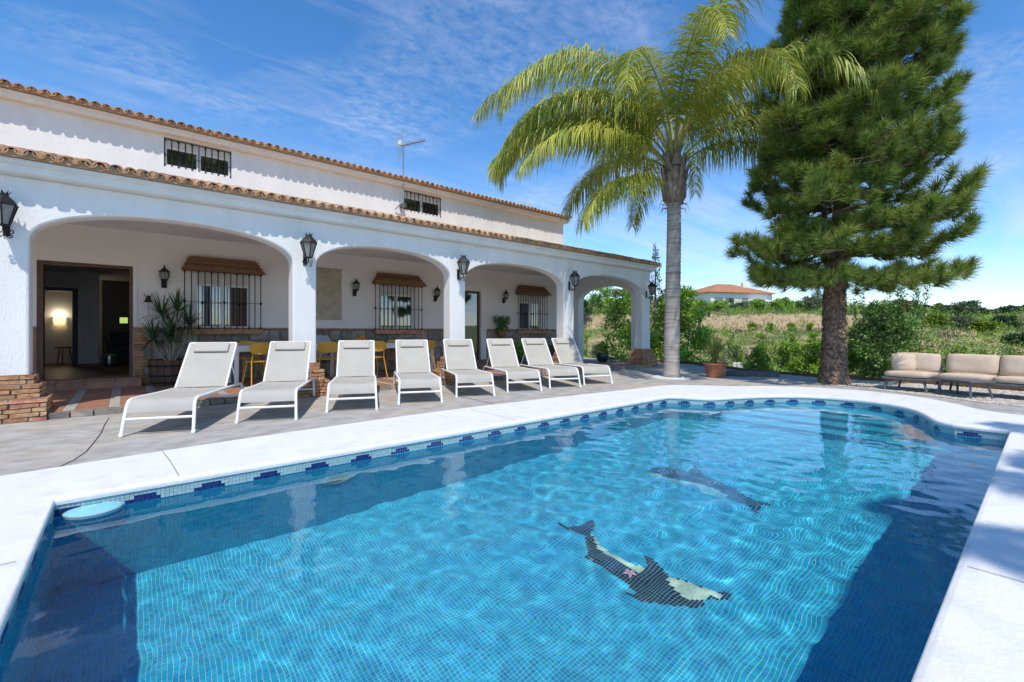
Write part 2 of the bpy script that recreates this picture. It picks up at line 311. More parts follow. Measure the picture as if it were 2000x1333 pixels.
rr = np.concatenate([np.linspace(5, 17.5, 14), np.arange(18, 76, .3), np.geomspace(78, 3500, 40)])
Pp, Rr = np.meshgrid(ph, rr, indexing='ij'); U = Rr*np.cos(Pp); Vv = Rr*np.sin(Pp); Z = land(U, Vv)
n1, n2 = Pp.shape; ii = np.arange(n1*n2).reshape(n1, n2); jn = np.roll(ii, -1, 0)
F = np.stack([ii[:, :-1], ii[:, 1:], jn[:, 1:], jn[:, :-1]], -1).reshape(-1, 4)
tag(raw('ground', np.stack([U, Vv, Z], -1), F, m_land, smooth=True), kind='structure')

# ------------------------------------------------------------------ pool, coping, deck
TP = .0246                                     # mosaic pitch
ZW = -.118; ZF = ZW-1.26
bay = catmull([(6.98, 4.05), (7.10, 3.80), (7.26, 3.56), (7.66, 3.38), (8.22, 3.11), (8.68, 2.74), (8.90, 2.22), (8.76, 1.66), (8.40, 1.27), (7.92, 1.05), (7.50, .90), (7.33, .72)], 7)
pool = [(-.345, .28), (-.345, 4.12), (-.30, 4.12)]+[(x, 4.12) for x in np.linspace(.5, 6.8, 12)]+[(6.93, 4.11)]+[tuple(p) for p in bay]+[(7.34, .5), (7.34, .28)]
pool = [tuple(p) for p in pool]
cop_out = [(-1.9, -1.5), (-1.9, 4.92)]+[tuple(p) for p in catmull([(-1.9, 4.92), (-.71, 5.03), (.2, 5.14), (1.5, 5.25), (3.5, 5.31), (5.5, 5.2), (7.2, 5.05), (8.25, 4.98), (8.75, 4.55), (9.15, 4.02), (9.75, 3.55), (10.15, 2.9), (10.22, 2.1), (9.95, 1.4), (9.45, .92), (8.98, .62), (8.8, .25), (8.85, -.6)], 6)[1:]]+[(8.9, -1.5)]
deck_out = [(-9, -7), (12.0, -7), (12.25, -.5), (12.65, 1.9), (12.5, 3.45), (12.9, 5.2), (14.5, 7.7), (15.0, 12), (15.0, 17), (-9, 17)]
def slab(name, outer, hole, z, zb, mat):
    loops = [[Vector((x, y, 0)) for x, y in outer]]
    if hole is not None: loops.append([Vector((x, y, 0)) for x, y in hole])
    tris = mgeo.tessellate_polygon(loops); pts = [p for l in loops for p in l]; n = len(pts)
    vs = [(p.x, p.y, z) for p in pts]+[(p.x, p.y, zb) for p in pts]; fs = []
    for t in tris:
        a, b, c = (pts[i] for i in t); up = (b-a).cross(c-a).z > 0; fs.append(tuple(t) if up else tuple(reversed(t)))
    b0 = 0
    for l in loops:
        m = len(l)
        for i in range(m): j = (i+1) % m; fs.append((b0+i, b0+j, n+b0+j, n+b0+i))
        b0 += m
    bm = bmesh.new(); bv = [bm.verts.new(p) for p in vs]
    for f in fs:
        try: bm.faces.new([bv[i] for i in f])
        except ValueError: pass
    me = bpy.data.meshes.new(name); bm.normal_update(); bm.to_mesh(me); bm.free(); me.materials.append(mat)
    o = bpy.data.objects.new(name, me); COL.objects.link(o); return o
deck = tag(slab('pool_deck', deck_out, cop_out, 0, -2.8, m_deck), kind='structure')
def ribbon(name, pts, wd, z, mat, parent):
    mb = MB()
    for i in range(len(pts)-1):
        a = Vector((*pts[i], 0)); b = Vector((*pts[i+1], 0)); d = (b-a).normalized(); nn = Vector((-d.y, d.x, 0))*wd*.5; e = d*wd*.3
        mb.add([a-nn-e+Vector((0, 0, z)), b-nn+e+Vector((0, 0, z)), b+nn+e+Vector((0, 0, z)), a+nn-e+Vector((0, 0, z))], [(0, 1, 2, 3)])
    return mb.build(name, mat, parent)
ribbon('expansion_joint', [(-.16, 7.62), (-.185, 7.1), (-.20, 6.55), (-.23, 6.1), (-.27, 5.62), (-.33, 5.32), (-.41, 5.1)], .009, .004, m_joint, deck)
ribbon('expansion_joint', [(9.3, 5.0), (9.6, 6.2), (9.8, 7.6)], .012, .004, m_joint, deck)
ribbon('expansion_joint', [(4.2, 5.33), (4.3, 6.6), (4.35, 7.6)], .012, .004, m_joint, deck)
# coping: flat painted top with a rounded nose over the water
rings = [(.03, .014), (.013, .009), (.003, -.002), (0, -.015), (.003, -.034), (.035, -.040)]
inner = np.array(pool); oi = [tuple(p) for p in offset(pool, .03)]
cp = slab('pool_coping', cop_out, oi, .014, -.3, m_coping)
tag(cp, kind='structure')
n = len(pool); V = []; Fq = []
for o_, z_ in rings:
    q = offset(pool, o_); V += [(x, y, z_) for x, y in q]
for k in range(len(rings)-1):
    for i in range(n): j = (i+1) % n; Fq.append((k*n+i, k*n+j, (k+1)*n+j, (k+1)*n+i))
sm(raw('coping_nose', V, Fq, m_coping, cp), 60)
ribbon('coping_joint', [(.30, 4.17), (.28, 4.7), (.25, 5.12)], .006, .018, m_mortar, cp)
for u_ in (3.6,): ribbon('coping_joint', [(u_, 4.16), (u_+.01, 4.7), (u_-.01, 5.02+.02*u_)], .005, .018, m_mortar, cp)
for u_ in (2.9,): ribbon('coping_joint', [(u_, -1.45), (u_+.015, .24)], .005, .018, m_mortar, cp)
ribbon('coping_joint', [(-1.88, 3.05), (-.39, 3.1)], .005, .018, m_mortar, cp)
# basin
wallp = [tuple(p) for p in offset(pool, .02)]
basin = tag(empty('pool_basin'), kind='structure')
def rec(o):
    o.cycles.is_caustics_receiver = True; return o
mb = MB(); nn_ = len(wallp)
mb.add([(x, y, -.03) for x, y in wallp]+[(x, y, ZF-.004) for x, y in wallp], [(i, (i+1) % nn_, nn_+(i+1) % nn_, nn_+i) for i in range(nn_)])
mb.add([(-.6, .1, ZF-.003), (9.2, .1, ZF-.003), (9.2, 4.4, ZF-.003), (-.6, 4.4, ZF-.003)], [(0, 1, 2, 3)])
rec(mb.build('basin_shell', m_grout, basin))
# steps of the bay
STEPS = [(8.30, ZW-.20), (7.98, ZW-.45), (7.66, ZW-.70), (7.34, ZW-.95)]
mb = MB(); prev = 9.2
for ue, zt in STEPS:
    mb.add([(ue, .1, zt-.003), (prev, .1, zt-.003), (prev, 4.4, zt-.003), (ue, 4.4, zt-.003)], [(0, 1, 2, 3)])
    mb.add([(ue+.003, .1, zt-.003), (ue+.003, 4.4, zt-.003), (ue+.003, 4.4, ZF-.003), (ue+.003, .1, ZF-.003)], [(0, 1, 2, 3)]); prev = ue
rec(mb.build('pool_steps', m_grout, basin))
def refr(x, y, zf):      # where a line of sight through the water surface meets the level zf
    t = (x-1000)/890; s = (y-649)/890; r = FW+RT*t; Ln = math.hypot(*r); dw = (CAMH-ZW)/s
    th = math.atan(Ln/s); tt = math.asin(math.sin(th)/1.33); h = (ZW-zf)*math.tan(tt)
    p = r*(dw+h/Ln); return (p[0], p[1])
def z1(pts): return [refr(1040+x/4.348, 980+y/4.348, ZF) for x, y in pts]
dol1 = z1([(180, 165), (300, 212), (380, 212), (440, 185), (510, 150), (525, 200), (495, 265), (560, 345), (640, 415), (720, 465), (800, 505), (940, 570), (985, 560), (960, 500), (930, 445), (1010, 480), (1070, 540), (1130, 610), (1150, 640), (1220, 660), (1330, 685), (1480, 735), (1590, 780), (1620, 765), (1715, 800), (1700, 835), (1650, 855), (1590, 845), (1490, 835), (1450, 890), (1390, 912), (1310, 905), (1220, 890), (1130, 875), (1040, 865), (980, 872), (880, 845), (830, 815), (765, 765), (850, 780), (885, 765), (770, 672), (650, 602), (540, 525), (495, 490), (430, 482), (475, 440), (462, 380), (445, 300), (385, 252), (300, 230)])
pal1 = [z1([(500, 270), (560, 345), (640, 415), (720, 465), (800, 505), (940, 570), (905, 605), (830, 562), (740, 525), (650, 468), (570, 402), (520, 330)]),
        z1([(1150, 645), (1220, 665), (1330, 690), (1480, 740), (1580, 785), (1640, 820), (1600, 830), (1500, 805), (1450, 835), (1340, 840), (1260, 800), (1210, 740), (1130, 655)])]
def z2(pts): return [refr(x, y, ZF) for x, y in pts]
dol2 = z2([(1250, 922), (1275, 915), (1310, 914), (1345, 920), (1352, 908), (1372, 927), (1405, 941), (1440, 957), (1475, 978), (1512, 984), (1482, 990), (1480, 1004), (1460, 988), (1420, 970), (1370, 953), (1330, 943), (1290, 932)])
pal2 = [z2([(1250, 922), (1285, 926), (1330, 938), (1380, 952), (1420, 967), (1420, 975), (1370, 957), (1330, 946), (1290, 934)])]
wl = np.array(wallp)
GU = np.arange(-.36+TP/2, 9.0, TP); GV = np.arange(.262+TP/2, 4.15, TP); gu, gv = np.meshgrid(GU, GV, indexing='ij'); gu = gu.ravel(); gv = gv.ravel()
ok = inpoly(gu, gv, offset(pool, .027)); gu = gu[ok]; gv = gv[ok]
gz = np.full(gu.shape, ZF)
for ue, zt in reversed(STEPS): gz = np.where(gu > ue, zt, gz)
mi = np.zeros(len(gu), int)
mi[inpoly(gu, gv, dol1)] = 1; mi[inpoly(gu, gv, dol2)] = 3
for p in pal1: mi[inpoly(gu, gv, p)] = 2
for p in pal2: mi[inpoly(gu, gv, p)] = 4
h = TP/2-.0011
def quads(cx, cy, cz, ax, ay):            # quads from centres and half axes (arrays n,3)
    c = np.stack([cx, cy, cz], 1); return np.stack([c-ax-ay, c+ax-ay, c+ax+ay, c-ax+ay], 1)
tz = rng.normal(0, .0002, (len(gu), 2))
ax = np.stack([np.full(len(gu), h), 0*gu, tz[:, 0]], 1); ay = np.stack([0*gu, np.full(len(gu), h), tz[:, 1]], 1)
Q = quads(gu, gv, gz, ax, ay)
dist = np.hypot(gu-0, gv-0)+np.where(gz > ZF, 50, 0)
vis = np.where((gu*FW[0]+gv*FW[1] > 0), dist, 99); order = np.argsort(vis); near = order[:300]; rest = np.setdiff1d(np.arange(len(gu)), near)
def qobj(name, Q, mats, parent, mi=None): 
    V = Q.reshape(-1, 3); return raw(name, V, np.arange(len(V)).reshape(-1, 4), mats, parent, mi=mi)
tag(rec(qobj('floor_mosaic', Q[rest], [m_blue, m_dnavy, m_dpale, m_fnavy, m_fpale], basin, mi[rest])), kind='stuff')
tm = MB().box(-h, h, -h, h, -.004, 0).build('floor_tile', m_blue1, basin); first = True
for i in near:
    if first: o = tm; first = False
    else: o = piece('floor_tile', tm.data, basin)
    o.location = (gu[i], gv[i], gz[i]+.0005); rec(o)
# walls: waterline band (pale with navy motifs) above blue mosaic
ring = np.array(list(offset(pool, .018))); seg = np.linalg.norm(np.roll(ring, -1, 0)-ring, axis=1); cum = np.concatenate([[0], np.cumsum(seg)]); tot = cum[-1]
nc = int(tot/TP); sarr = (np.arange(nc)+.5)*tot/nc; cl_ = np.vstack([ring, ring[:1]])
px = np.interp(sarr, cum, cl_[:, 0]); py = np.interp(sarr, cum, cl_[:, 1])
qx = np.interp(sarr+.004, cum, cl_[:, 0]); qy = np.interp(sarr+.004, cum, cl_[:, 1]); tx = qx-px; ty = qy-py; ln = np.hypot(tx, ty); tx /= ln; ty /= ln
ins = inpoly(px-ty*.01, py+tx*.01, wallp); sg = np.where(ins, 1, -1); nx_ = -ty*sg; ny_ = tx*sg
rows = int((-.037-ZF)/TP)+1
bandQ = []; bandM = []; wallQ = []
PER = 16
for r in range(rows):
    z = -.0385-TP*(r+.5)
    c = np.stack([px, py, np.full(nc, z)], 1)+np.stack([nx_, ny_, 0*nx_], 1)*.002
    a = np.stack([tx, ty, 0*tx], 1)*h; b = np.tile(np.array([[0, 0, h]]), (nc, 1))+np.stack([nx_, ny_, 0*nx_], 1)*rng.normal(0, .0002, (nc, 1))
    q = np.stack([c-a-b, c+a-b, c+a+b, c-a+b], 1)
    if r < 3:
        k = (np.arange(nc)+6) % PER; m = np.zeros(nc, int)
        if r == 1: m[(k >= 4) & (k < 9)] = 1
        if r == 2: m[(k >= 2) & (k < 10)] = 1
        bandQ.append(q); bandM.append(m)
    else:
        zs = np.full(nc, -9.)
        for ue, zt in reversed(STEPS): zs = np.where(px > ue, zt, zs)
        wallQ.append(q[z > zs])
bandQ = np.concatenate(bandQ); bandM = np.concatenate(bandM)
tag(rec(qobj('wall_mosaic', np.concatenate(wallQ), m_blue, basin)), kind='stuff')
cen = bandQ.mean(1); fd = cen[:, 0]*FW[0]+cen[:, 1]*FW[1]; rx = (cen[:, 0]*RT[0]+cen[:, 1]*RT[1])/np.maximum(fd, .01)
front = (cen[:, 1] > 4.0) & (np.abs(rx) < 1.12) & (fd > 0); order = np.argsort(np.where(front, fd, 99)); near = order[:300]; rest = np.setdiff1d(np.arange(len(bandQ)), near)
tag(rec(qobj('waterline_mosaic', bandQ[rest], [m_pale, m_navy], basin, bandM[rest])), kind='stuff')
tms = [MB().box(-h, h, -.003, 0, -h, h).build('waterline_tile', m, basin) for m in (m_pale1, m_navy1)]; used = [False, False]
for i in near:
    k = bandM[i]
    if not used[k]: o = tms[k]; used[k] = True
    else: o = piece('waterline_tile', tms[k].data, basin)
    o.location = tuple(cen[i]+np.array([0, -.0012, 0])); rec(o)
# step risers
rq = []
for ue, zt in STEPS:
    vv = np.arange(.262+TP/2, 4.15, TP); vv = vv[inpoly(np.full(vv.shape, ue), vv, pool)]
    zb = ZF
    for (u2, z2_) in STEPS:
        if z2_ < zt: zb = z2_; break
    for r in range(int((zt-zb)/TP)+1):
        z = zt-TP*(r+.5); o1 = np.ones(len(vv))
        rq.append(quads(ue*o1, vv, z*o1, np.stack([0*vv, h*o1, 0*vv], 1), np.stack([0*vv, 0*vv, h*o1], 1)))
tag(rec(qobj('riser_mosaic', np.concatenate(rq), m_blue, basin)), kind='stuff')
# water surface with light ripples
nx, ny = 520, 240
X, Y = np.meshgrid(np.linspace(-.45, 9.05, nx), np.linspace(.2, 4.22, ny), indexing='ij'); Z = np.zeros_like(X)
r2 = np.random.default_rng(3)
for i in range(70):
    lam = 10**r2.uniform(-1.0, -.32); th = r2.normal(.75, .9); k = 2*PI/lam; a = .00046*lam
    Z += a*np.sin(k*(X*math.cos(th)+Y*math.sin(th))+r2.uniform(0, 6.3))
Z *= .75+.45*sstep((X-1.2)/2.5)-.5*sstep((X-5.2)/2.2)                 # livelier towards the far end
Z *= sstep(np.minimum.reduce([X+.45, 9.05-X, Y-.2, 4.22-Y])/.12)*.6+.4
i = np.arange(nx*ny).reshape(nx, ny); F = np.stack([i[:-1, :-1], i[1:, :-1], i[1:, 1:], i[:-1, 1:]], -1).reshape(-1, 4)
wt = tag(raw('pool_water', np.stack([X, Y, Z+ZW], -1), F, m_water, smooth=True), kind='structure'); wt.cycles.is_caustics_caster = True
# underwater lamp and things in the pool
o = empty('pool_light', (1.454, 4.138, ZW-.385)); tag(o, 'round teal-rimmed underwater light on the tiled pool wall', 'pool light'); o.rotation_euler = (PI/2, 0, 0)
a = sm(MB().lathe([(.075, .018), (.085, .03), (.11, .032), (.135, .02), (.14, 0)], cap=False, n=32).build('rim', m_teal, o)); rec(a)
a = sm(MB().lathe([(.001, .024), (.04, .022), (.076, .018)], cap=False, n=32).build('lens', m_lens, o)); rec(a)
p = PX(183, 890*(CAMH-ZW-.03)/(990-649)); o = empty('floating_dispenser', (p.x, p.y, ZW)); tag(o, 'pale blue round chlorine dispenser floating in the pool corner', 'pool float')
sm(MB().lathe([(.03, -.10), (.06, -.07), (.06, -.03), (.13, -.02), (.148, 0), (.15, .012)], n=32).build('float_base', m_blueplast, o)); sm(MB().lathe([(.15, .013), (.152, .018), (.145, .024)], n=32, cap=False).build('seam_ring', m_pale, o))
sm(MB().lathe([(.146, .023), (.12, .037), (.07, .046), (.03, .048), (.001, .048)], n=32, cap=False).build('lid', m_blueplast, o)); MB().box(-.04, .04, -.008, .008, .047, .058, bev=.003).build('grip', m_teal, o)
q = refr(1230, 1121, ZF+.01); mb = MB()
for k in range(5):
    a0 = k*1.257; mb.add([(0, 0, .008), (.03*math.cos(a0-.5), .03*math.sin(a0-.5), .016), (.05*math.cos(a0), .05*math.sin(a0), .006), (.03*math.cos(a0+.5), .03*math.sin(a0+.5), .016)], [(0, 1, 2, 3)])
o = mb.build('fallen_blossom', M('pink_petal', (.75, .45, .5), rough=.6)); o.location = (q[0], q[1], ZF+.004); rec(o); tag(o, 'small pink and white blossom sunk on the nearer dolphin mosaic', 'blossom')

# ------------------------------------------------------------------ gravel bed, boards, ring, kerb
gpoly = [(11.15, 4.6), (10.95, 3.45), (10.8, 2.5), (10.45, 1.6), (10.0, .7), (9.8, .1), (9.75, -1.6), (12.15, -1.6), (12.2, -.5), (12.58, 1.9), (12.42, 3.45), (12.75, 4.9)]
tag(slab('gravel_bed', gpoly, None, .008, -.05, m_gravel), kind='structure')
npb = 9000; gx = rng.uniform(9.7, 12.8, npb*2); gy = rng.uniform(-1.6, 4.9, npb*2); k = inpoly(gx, gy, gpoly); gx = gx[k][:npb]; gy = gy[k][:npb]; npb = len(gx)
s_ = rng.uniform(.008, .02, npb); base = np.array([[1, 0, 0], [0, 1, 0], [-1, 0, 0], [0, -1, 0], [0, 0, .7]])
an = rng.uniform(0, 6.28, npb); R2 = np.stack([np.stack([np.cos(an), -np.sin(an)], -1), np.stack([np.sin(an), np.cos(an)], -1)], 1)
B = np.repeat(base[None], npb, 0)*s_[:, None, None]; B[:, :, :2] = np.einsum('nij,nkj->nki', R2, B[:, :, :2]*np.array([1.25, .85])); B += np.stack([gx, gy, np.full(npb, .009)], 1)[:, None, :]
ft = np.array([[0, 1, 4], [1, 2, 4], [2, 3, 4], [3, 0, 4]]); Fp = (ft[None]+5*np.arange(npb)[:, None, None]).reshape(-1, 3)
tag(raw('gravel', B.reshape(-1, 3), Fp, m_pebble), 'white pebble gravel around the pine and the sofas', 'gravel', kind='stuff')
bl = deck_out[2:9]
for i in range(len(bl)-2):
    a = Vector((*bl[i], 0)); b = Vector((*bl[i+1], 0)); d = b-a; o = empty('edging_board', a, math.atan2(d.y, d.x)); ln_ = d.length
    MB().box(.004, ln_-.004, -.055, -.01, -.05, .075, bev=.004).build('board', m_board, o)
    for k in (.06, .5, .94): MB().box(ln_*k-.03, ln_*k+.03, -.105, -.056, -.05, .06).build('stake', m_board, o)
    tag(o, ['brown edging board running past the right end of the sofas', 'brown edging board right behind the sofas and gravel', 'short brown edging board behind the pine trunk', 'brown edging board behind the terracotta pot', 'brown edging board in front of the citrus bushes beyond the porch'][min(i, 4)], 'edging board', 'boards edging the terrace')
a = PX(1418, 11.3); b = PX(1522, 10.7); d = b-a; o = MB().box(0, d.length, -.02, .30, 0, .12, bev=.012).build('kerb_stone', m_kerbstone); o.location = a; o.rotation_euler = (0, 0, math.atan2(d.y, d.x)); tag(o, 'low dark grey stone kerb beside the terracotta pot', 'kerb')
# ------------------------------------------------------------------ villa
VF = 8.10; TH = .285; VB = 11.07; UL = -5.2; UE = 12.54; UH = 11.75; ZP = .09; ZD = .248
villa = tag(empty('villa', (0, 0, 0)), 'long white villa with arched porch and clay tiled roofs behind the loungers', 'house')
def arch_wall(name, s0, s1, ops, zs, rise, zt, th, mp, mat):
    mb = MB(); c = .028; K = 26
    def curve(a, b, o):
        m = (a+b)/2; hw = (b-a)/2
        pts = [(a-o, 0.0), (a-o, zs*.5), (a-o, zs)]
        for k in range(1, K):
            th_ = PI-PI*k/K; cx, sx = math.cos(th_), math.sin(th_); e = 2/2.15
            pts.append((m+(hw+o)*math.copysign(abs(cx)**e, cx), zs+(rise+o)*abs(sx)**e))
        return pts+[(b+o, zs), (b+o, zs*.5), (b+o, 0.0)]
    edges = [s0]+[x for a, b in ops for x in (a-c, b+c)]+[s1]
    for wv, flip in ((0, False), (th, True)):
        for i in range(0, len(edges), 2):
            q = [mp(edges[i], wv, 0), mp(edges[i+1], wv, 0), mp(edges[i+1], wv, zt), mp(edges[i], wv, zt)]; mb.add(q[::-1] if flip else q, [(0, 1, 2, 3)])
        for a, b in ops:
            cv = curve(a, b, c)[2:-2]
            for p, q in zip(cv[:-1], cv[1:]):
                f = [mp(p[0], wv, p[1]), mp(q[0], wv, q[1]), mp(q[0], wv, zt), mp(p[0], wv, zt)]; mb.add(f[::-1] if flip else f, [(0, 1, 2, 3)])
    prof = [(c, 0), (c*.35, c*.3), (0, c), (0, th-c), (c*.35, th-c*.3), (c, th)]
    for a, b in ops:
        cs = [curve(a, b, o) for o, _ in prof]
        for k in range(len(prof)-1):
            for i in range(len(cs[0])-1):
                mb.add([mp(cs[k][i][0], prof[k][1], cs[k][i][1]), mp(cs[k+1][i][0], prof[k+1][1], cs[k+1][i][1]), mp(cs[k+1][i+1][0], prof[k+1][1], cs[k+1][i+1][1]), mp(cs[k][i+1][0], prof[k][1], cs[k][i+1][1])], [(0, 1, 2, 3)])
    for s in (s0, s1): mb.add([mp(s, 0, 0), mp(s, th, 0), mp(s, th, zt), mp(s, 0, zt)], [(0, 1, 2, 3)])
    return sm(mb.build(name, mat, villa), 35)
ARCH = [(-4.3, -1.28), (-.90, 2.112), (2.49, 5.178), (5.562, 8.627), (9.012, 12.12)]
arch_wall('arcade_wall', UL, UE, ARCH, 2.22, .455, 2.962, TH, lambda s, w_, z: (s, VF+w_, z), m_stucco)
arch_wall('porch_end_wall', VF+TH, VB+.3, [(8.62, 10.80)], 2.16, .46, 2.962, TH, lambda s, w_, z: (UE-w_, s, z), m_stucco)
def wall_ops(name, mat, u0, u1, v0, v1, z0, z1, ops):
    mb = MB(); cur = u0
    for a, b, c, d in sorted(ops):
        mb.box(cur, a, v0, v1, z0, z1)
        if c > z0: mb.box(a, b, v0, v1, z0, c)
        if d < z1: mb.box(a, b, v0, v1, d, z1)
        cur = b
    mb.box(cur, u1, v0, v1, z0, z1); return mb.build(name, mat, villa)
WIN = [(1.05, 2.04), (4.95, 5.92), (9.70, 10.65)]; WZ = (1.15, 2.33)
D1 = (-1.143, .104); D2 = (7.25, 8.17); DT = 2.30
wall_ops('back_wall', m_bounce_stucco, UL, UH, VB, VB+.28, 0, 2.965, [(a, b, *WZ) for a, b in WIN]+[(D1[0], D1[1], 0, DT), (D2[0], D2[1], 0, DT)])
UW = [(.564, 1.69), (5.60, 6.77)]; UZ = (4.30, 4.86)
wall_ops('upper_wall', m_stucco, UL, UH, VB, VB+.28, 2.965, 4.90, [(a, b, *UZ) for a, b in UW])
MB().box(UH-.28, UH, VB+.28, 17, 0, 4.9).build('gable_wall', m_stucco, villa)
MB().box(UL, UL+.28, VB+.28, 17, 0, 4.9).build('gable_wall', m_stucco, villa)
MB().box(UL, UH, 17, 17.28, 0, 4.9).build('rear_wall', m_stucco, villa)
MB().box(UL+.28, UH-.28, VB+.28, 17, 2.97, 3.05).build('upper_floor', m_intwall, villa)
MB().box(UH, UE-TH, VB, VB+.3, 0, 2.962).build('corner_wall', m_stucco, villa)
def prism(name, sec, u0, u1, mat):
    n = len(sec); mb = MB(); mb.add([(u0, v, z) for v, z in sec]+[(u1, v, z) for v, z in sec], [tuple(range(n)), tuple(range(2*n-1, n-1, -1))]+[(i, n+i, n+(i+1) % n, (i+1) % n) for i in range(n)])
    return mb.build(name, mat, villa)
EZ, EV = 3.155, 7.83; RS = (4.06-EZ)/(VB-EV)        # lower roof: eave height, eave line, slope
prism('porch_cornice', [(VF, 2.985), (7.965, 2.985), (7.95, 3.0), (7.95, 3.07), (7.90, 3.085), (7.90, 3.135), (VB-.003, 4.0), (VB-.003, 2.966), (VF+.01, 2.966)], UL-.1, UE+.12, m_stucco)
UEZ, UEV = 5.03, 10.80
prism('upper_cornice', [(VB, 4.902), (10.945, 4.902), (10.93, 4.915), (10.93, 4.965), (10.88, 4.975), (10.88, 5.005), (14.3, 5.9), (17.4, 5.005), (17.4, 4.902)], UL-.1, UH+.12, m_stucco)
# barrel tiles
PT = .153; m_bed = M('tile_mortar', (.50, .33, .20), (.40, .26, .16), 12, rough=.95)
def tile_np(r0, r1, ln, up=True, th=.013, n=7):
    V = []; 
    for y, r in ((0, r0), (ln, r1)):
        for rr_ in (r, r-th):
            for k in range(n+1):
                a = PI*k/n; V.append((rr_*math.cos(a), y, (rr_*math.sin(a)) if up else -(rr_*math.sin(a))))
    m = n+1; F = []
    for k in range(n):
        F += [(k, k+1, 2*m+k+1, 2*m+k), (m+k+1, m+k, 3*m+k, 3*m+k+1), (k+1, k, m+k, m+k+1), (2*m+k, 2*m+k+1, 3*m+k+1, 3*m+k)]
    F += [(0, 2*m, 3*m, m), (n, m+n, 3*m+n, 2*m+n)]
    return np.array(V), F
cover = tile_np(.070, .060, .42); chan = tile_np(.060, .070, .42, up=False)
def roof(name, u0, u1, ev, ez, sl_, rows, ind_cover, ind_chan):
    part = tag(raw(name, [(u0, ev+.1, ez-.02), (u1, ev+.1, ez-.02), (u1, ev+rows*.36, ez-.02+sl_*(rows*.36-.1)), (u0, ev+rows*.36, ez-.02+sl_*(rows*.36-.1))], [(0, 1, 2, 3)], m_mortar, villa))
    ang = math.atan(sl_); Rx = np.array([[1, 0, 0], [0, math.cos(ang), -math.sin(ang)], [0, math.sin(ang), math.cos(ang)]])
    MB().box(u0+.02, u1-.02, ev+.025, ev+.16, ez-.012, ez+.066).build('mortar_bedding', m_bed, part)
    nc_ = int((u1-u0)/PT); Vs = []; Fs = []; b = 0; lead = {}
    for kind, (tv, tf), zo, vo, us in (('c', cover, .042, 0, 0), ('h', chan, .055, -.02, .5)):
        rot = tv @ Rx.T
        for i in range(nc_+ (1 if kind == 'c' else 0)):
            u = u0+(i+us)*PT
            for r in range(rows):
                jit = rng.normal(0, .004, 3); loc = np.array([u, ev+vo+r*.36, ez+zo-(.022 if kind == 'c' else .0)+sl_*r*.36+.004*r*0])+jit
                indiv = r == 0 and ((kind == 'c' and u > ind_cover) or (kind == 'h' and u > ind_chan))
                if indiv:
                    if kind not in lead:
                        o = raw('roof_tile', tv, tf, m_tile_roof, part); sm(o, 50); lead[kind] = o.data
                    else: o = piece('roof_tile', lead[kind], part)
                    o.location = loc; o.rotation_euler = (ang+rng.normal(0, .02), rng.normal(0, .02), rng.normal(0, .025))
                else:
                    Vs.append(rot+loc); Fs += [tuple(x+b for x in f) for f in tf]; b += len(rot)
    o = raw('roof_tile_field', np.concatenate(Vs), Fs, m_tile_mass, part); sm(o, 50); o['kind'] = 'stuff'
    return part
roof('porch_roof', UL-.1, UE+.16, EV, EZ, RS, 9, -1.7, -1.7)
roof('upper_roof', UL-.1, UH+.1, UEV, UEZ, .258, 10, -2.2, 99)
mb = MB(); a_ = math.atan(RS)
for k in range(9): mb.lathe([(.085, 0), (.08, .20), (.07, .40)], n=12)
vv_ = MB(); vv_.add([(UE+.17, EV+.02, EZ-.06), (UE+.27, EV+.02, EZ-.06), (UE+.27, EV+.02, EZ+.085), (UE+.17, EV+.02, EZ+.085), (UE+.17, VB, EZ-.06+RS*(VB-EV)), (UE+.27, VB, EZ-.06+RS*(VB-EV)), (UE+.27, VB, EZ+.085+RS*(VB-EV)), (UE+.17, VB, EZ+.085+RS*(VB-EV))], [(0, 1, 2, 3), (4, 7, 6, 5), (0, 4, 5, 1), (1, 5, 6, 2), (2, 6, 7, 3), (3, 7, 4, 0)])
vv_.build('white_verge', m_stucco, villa)
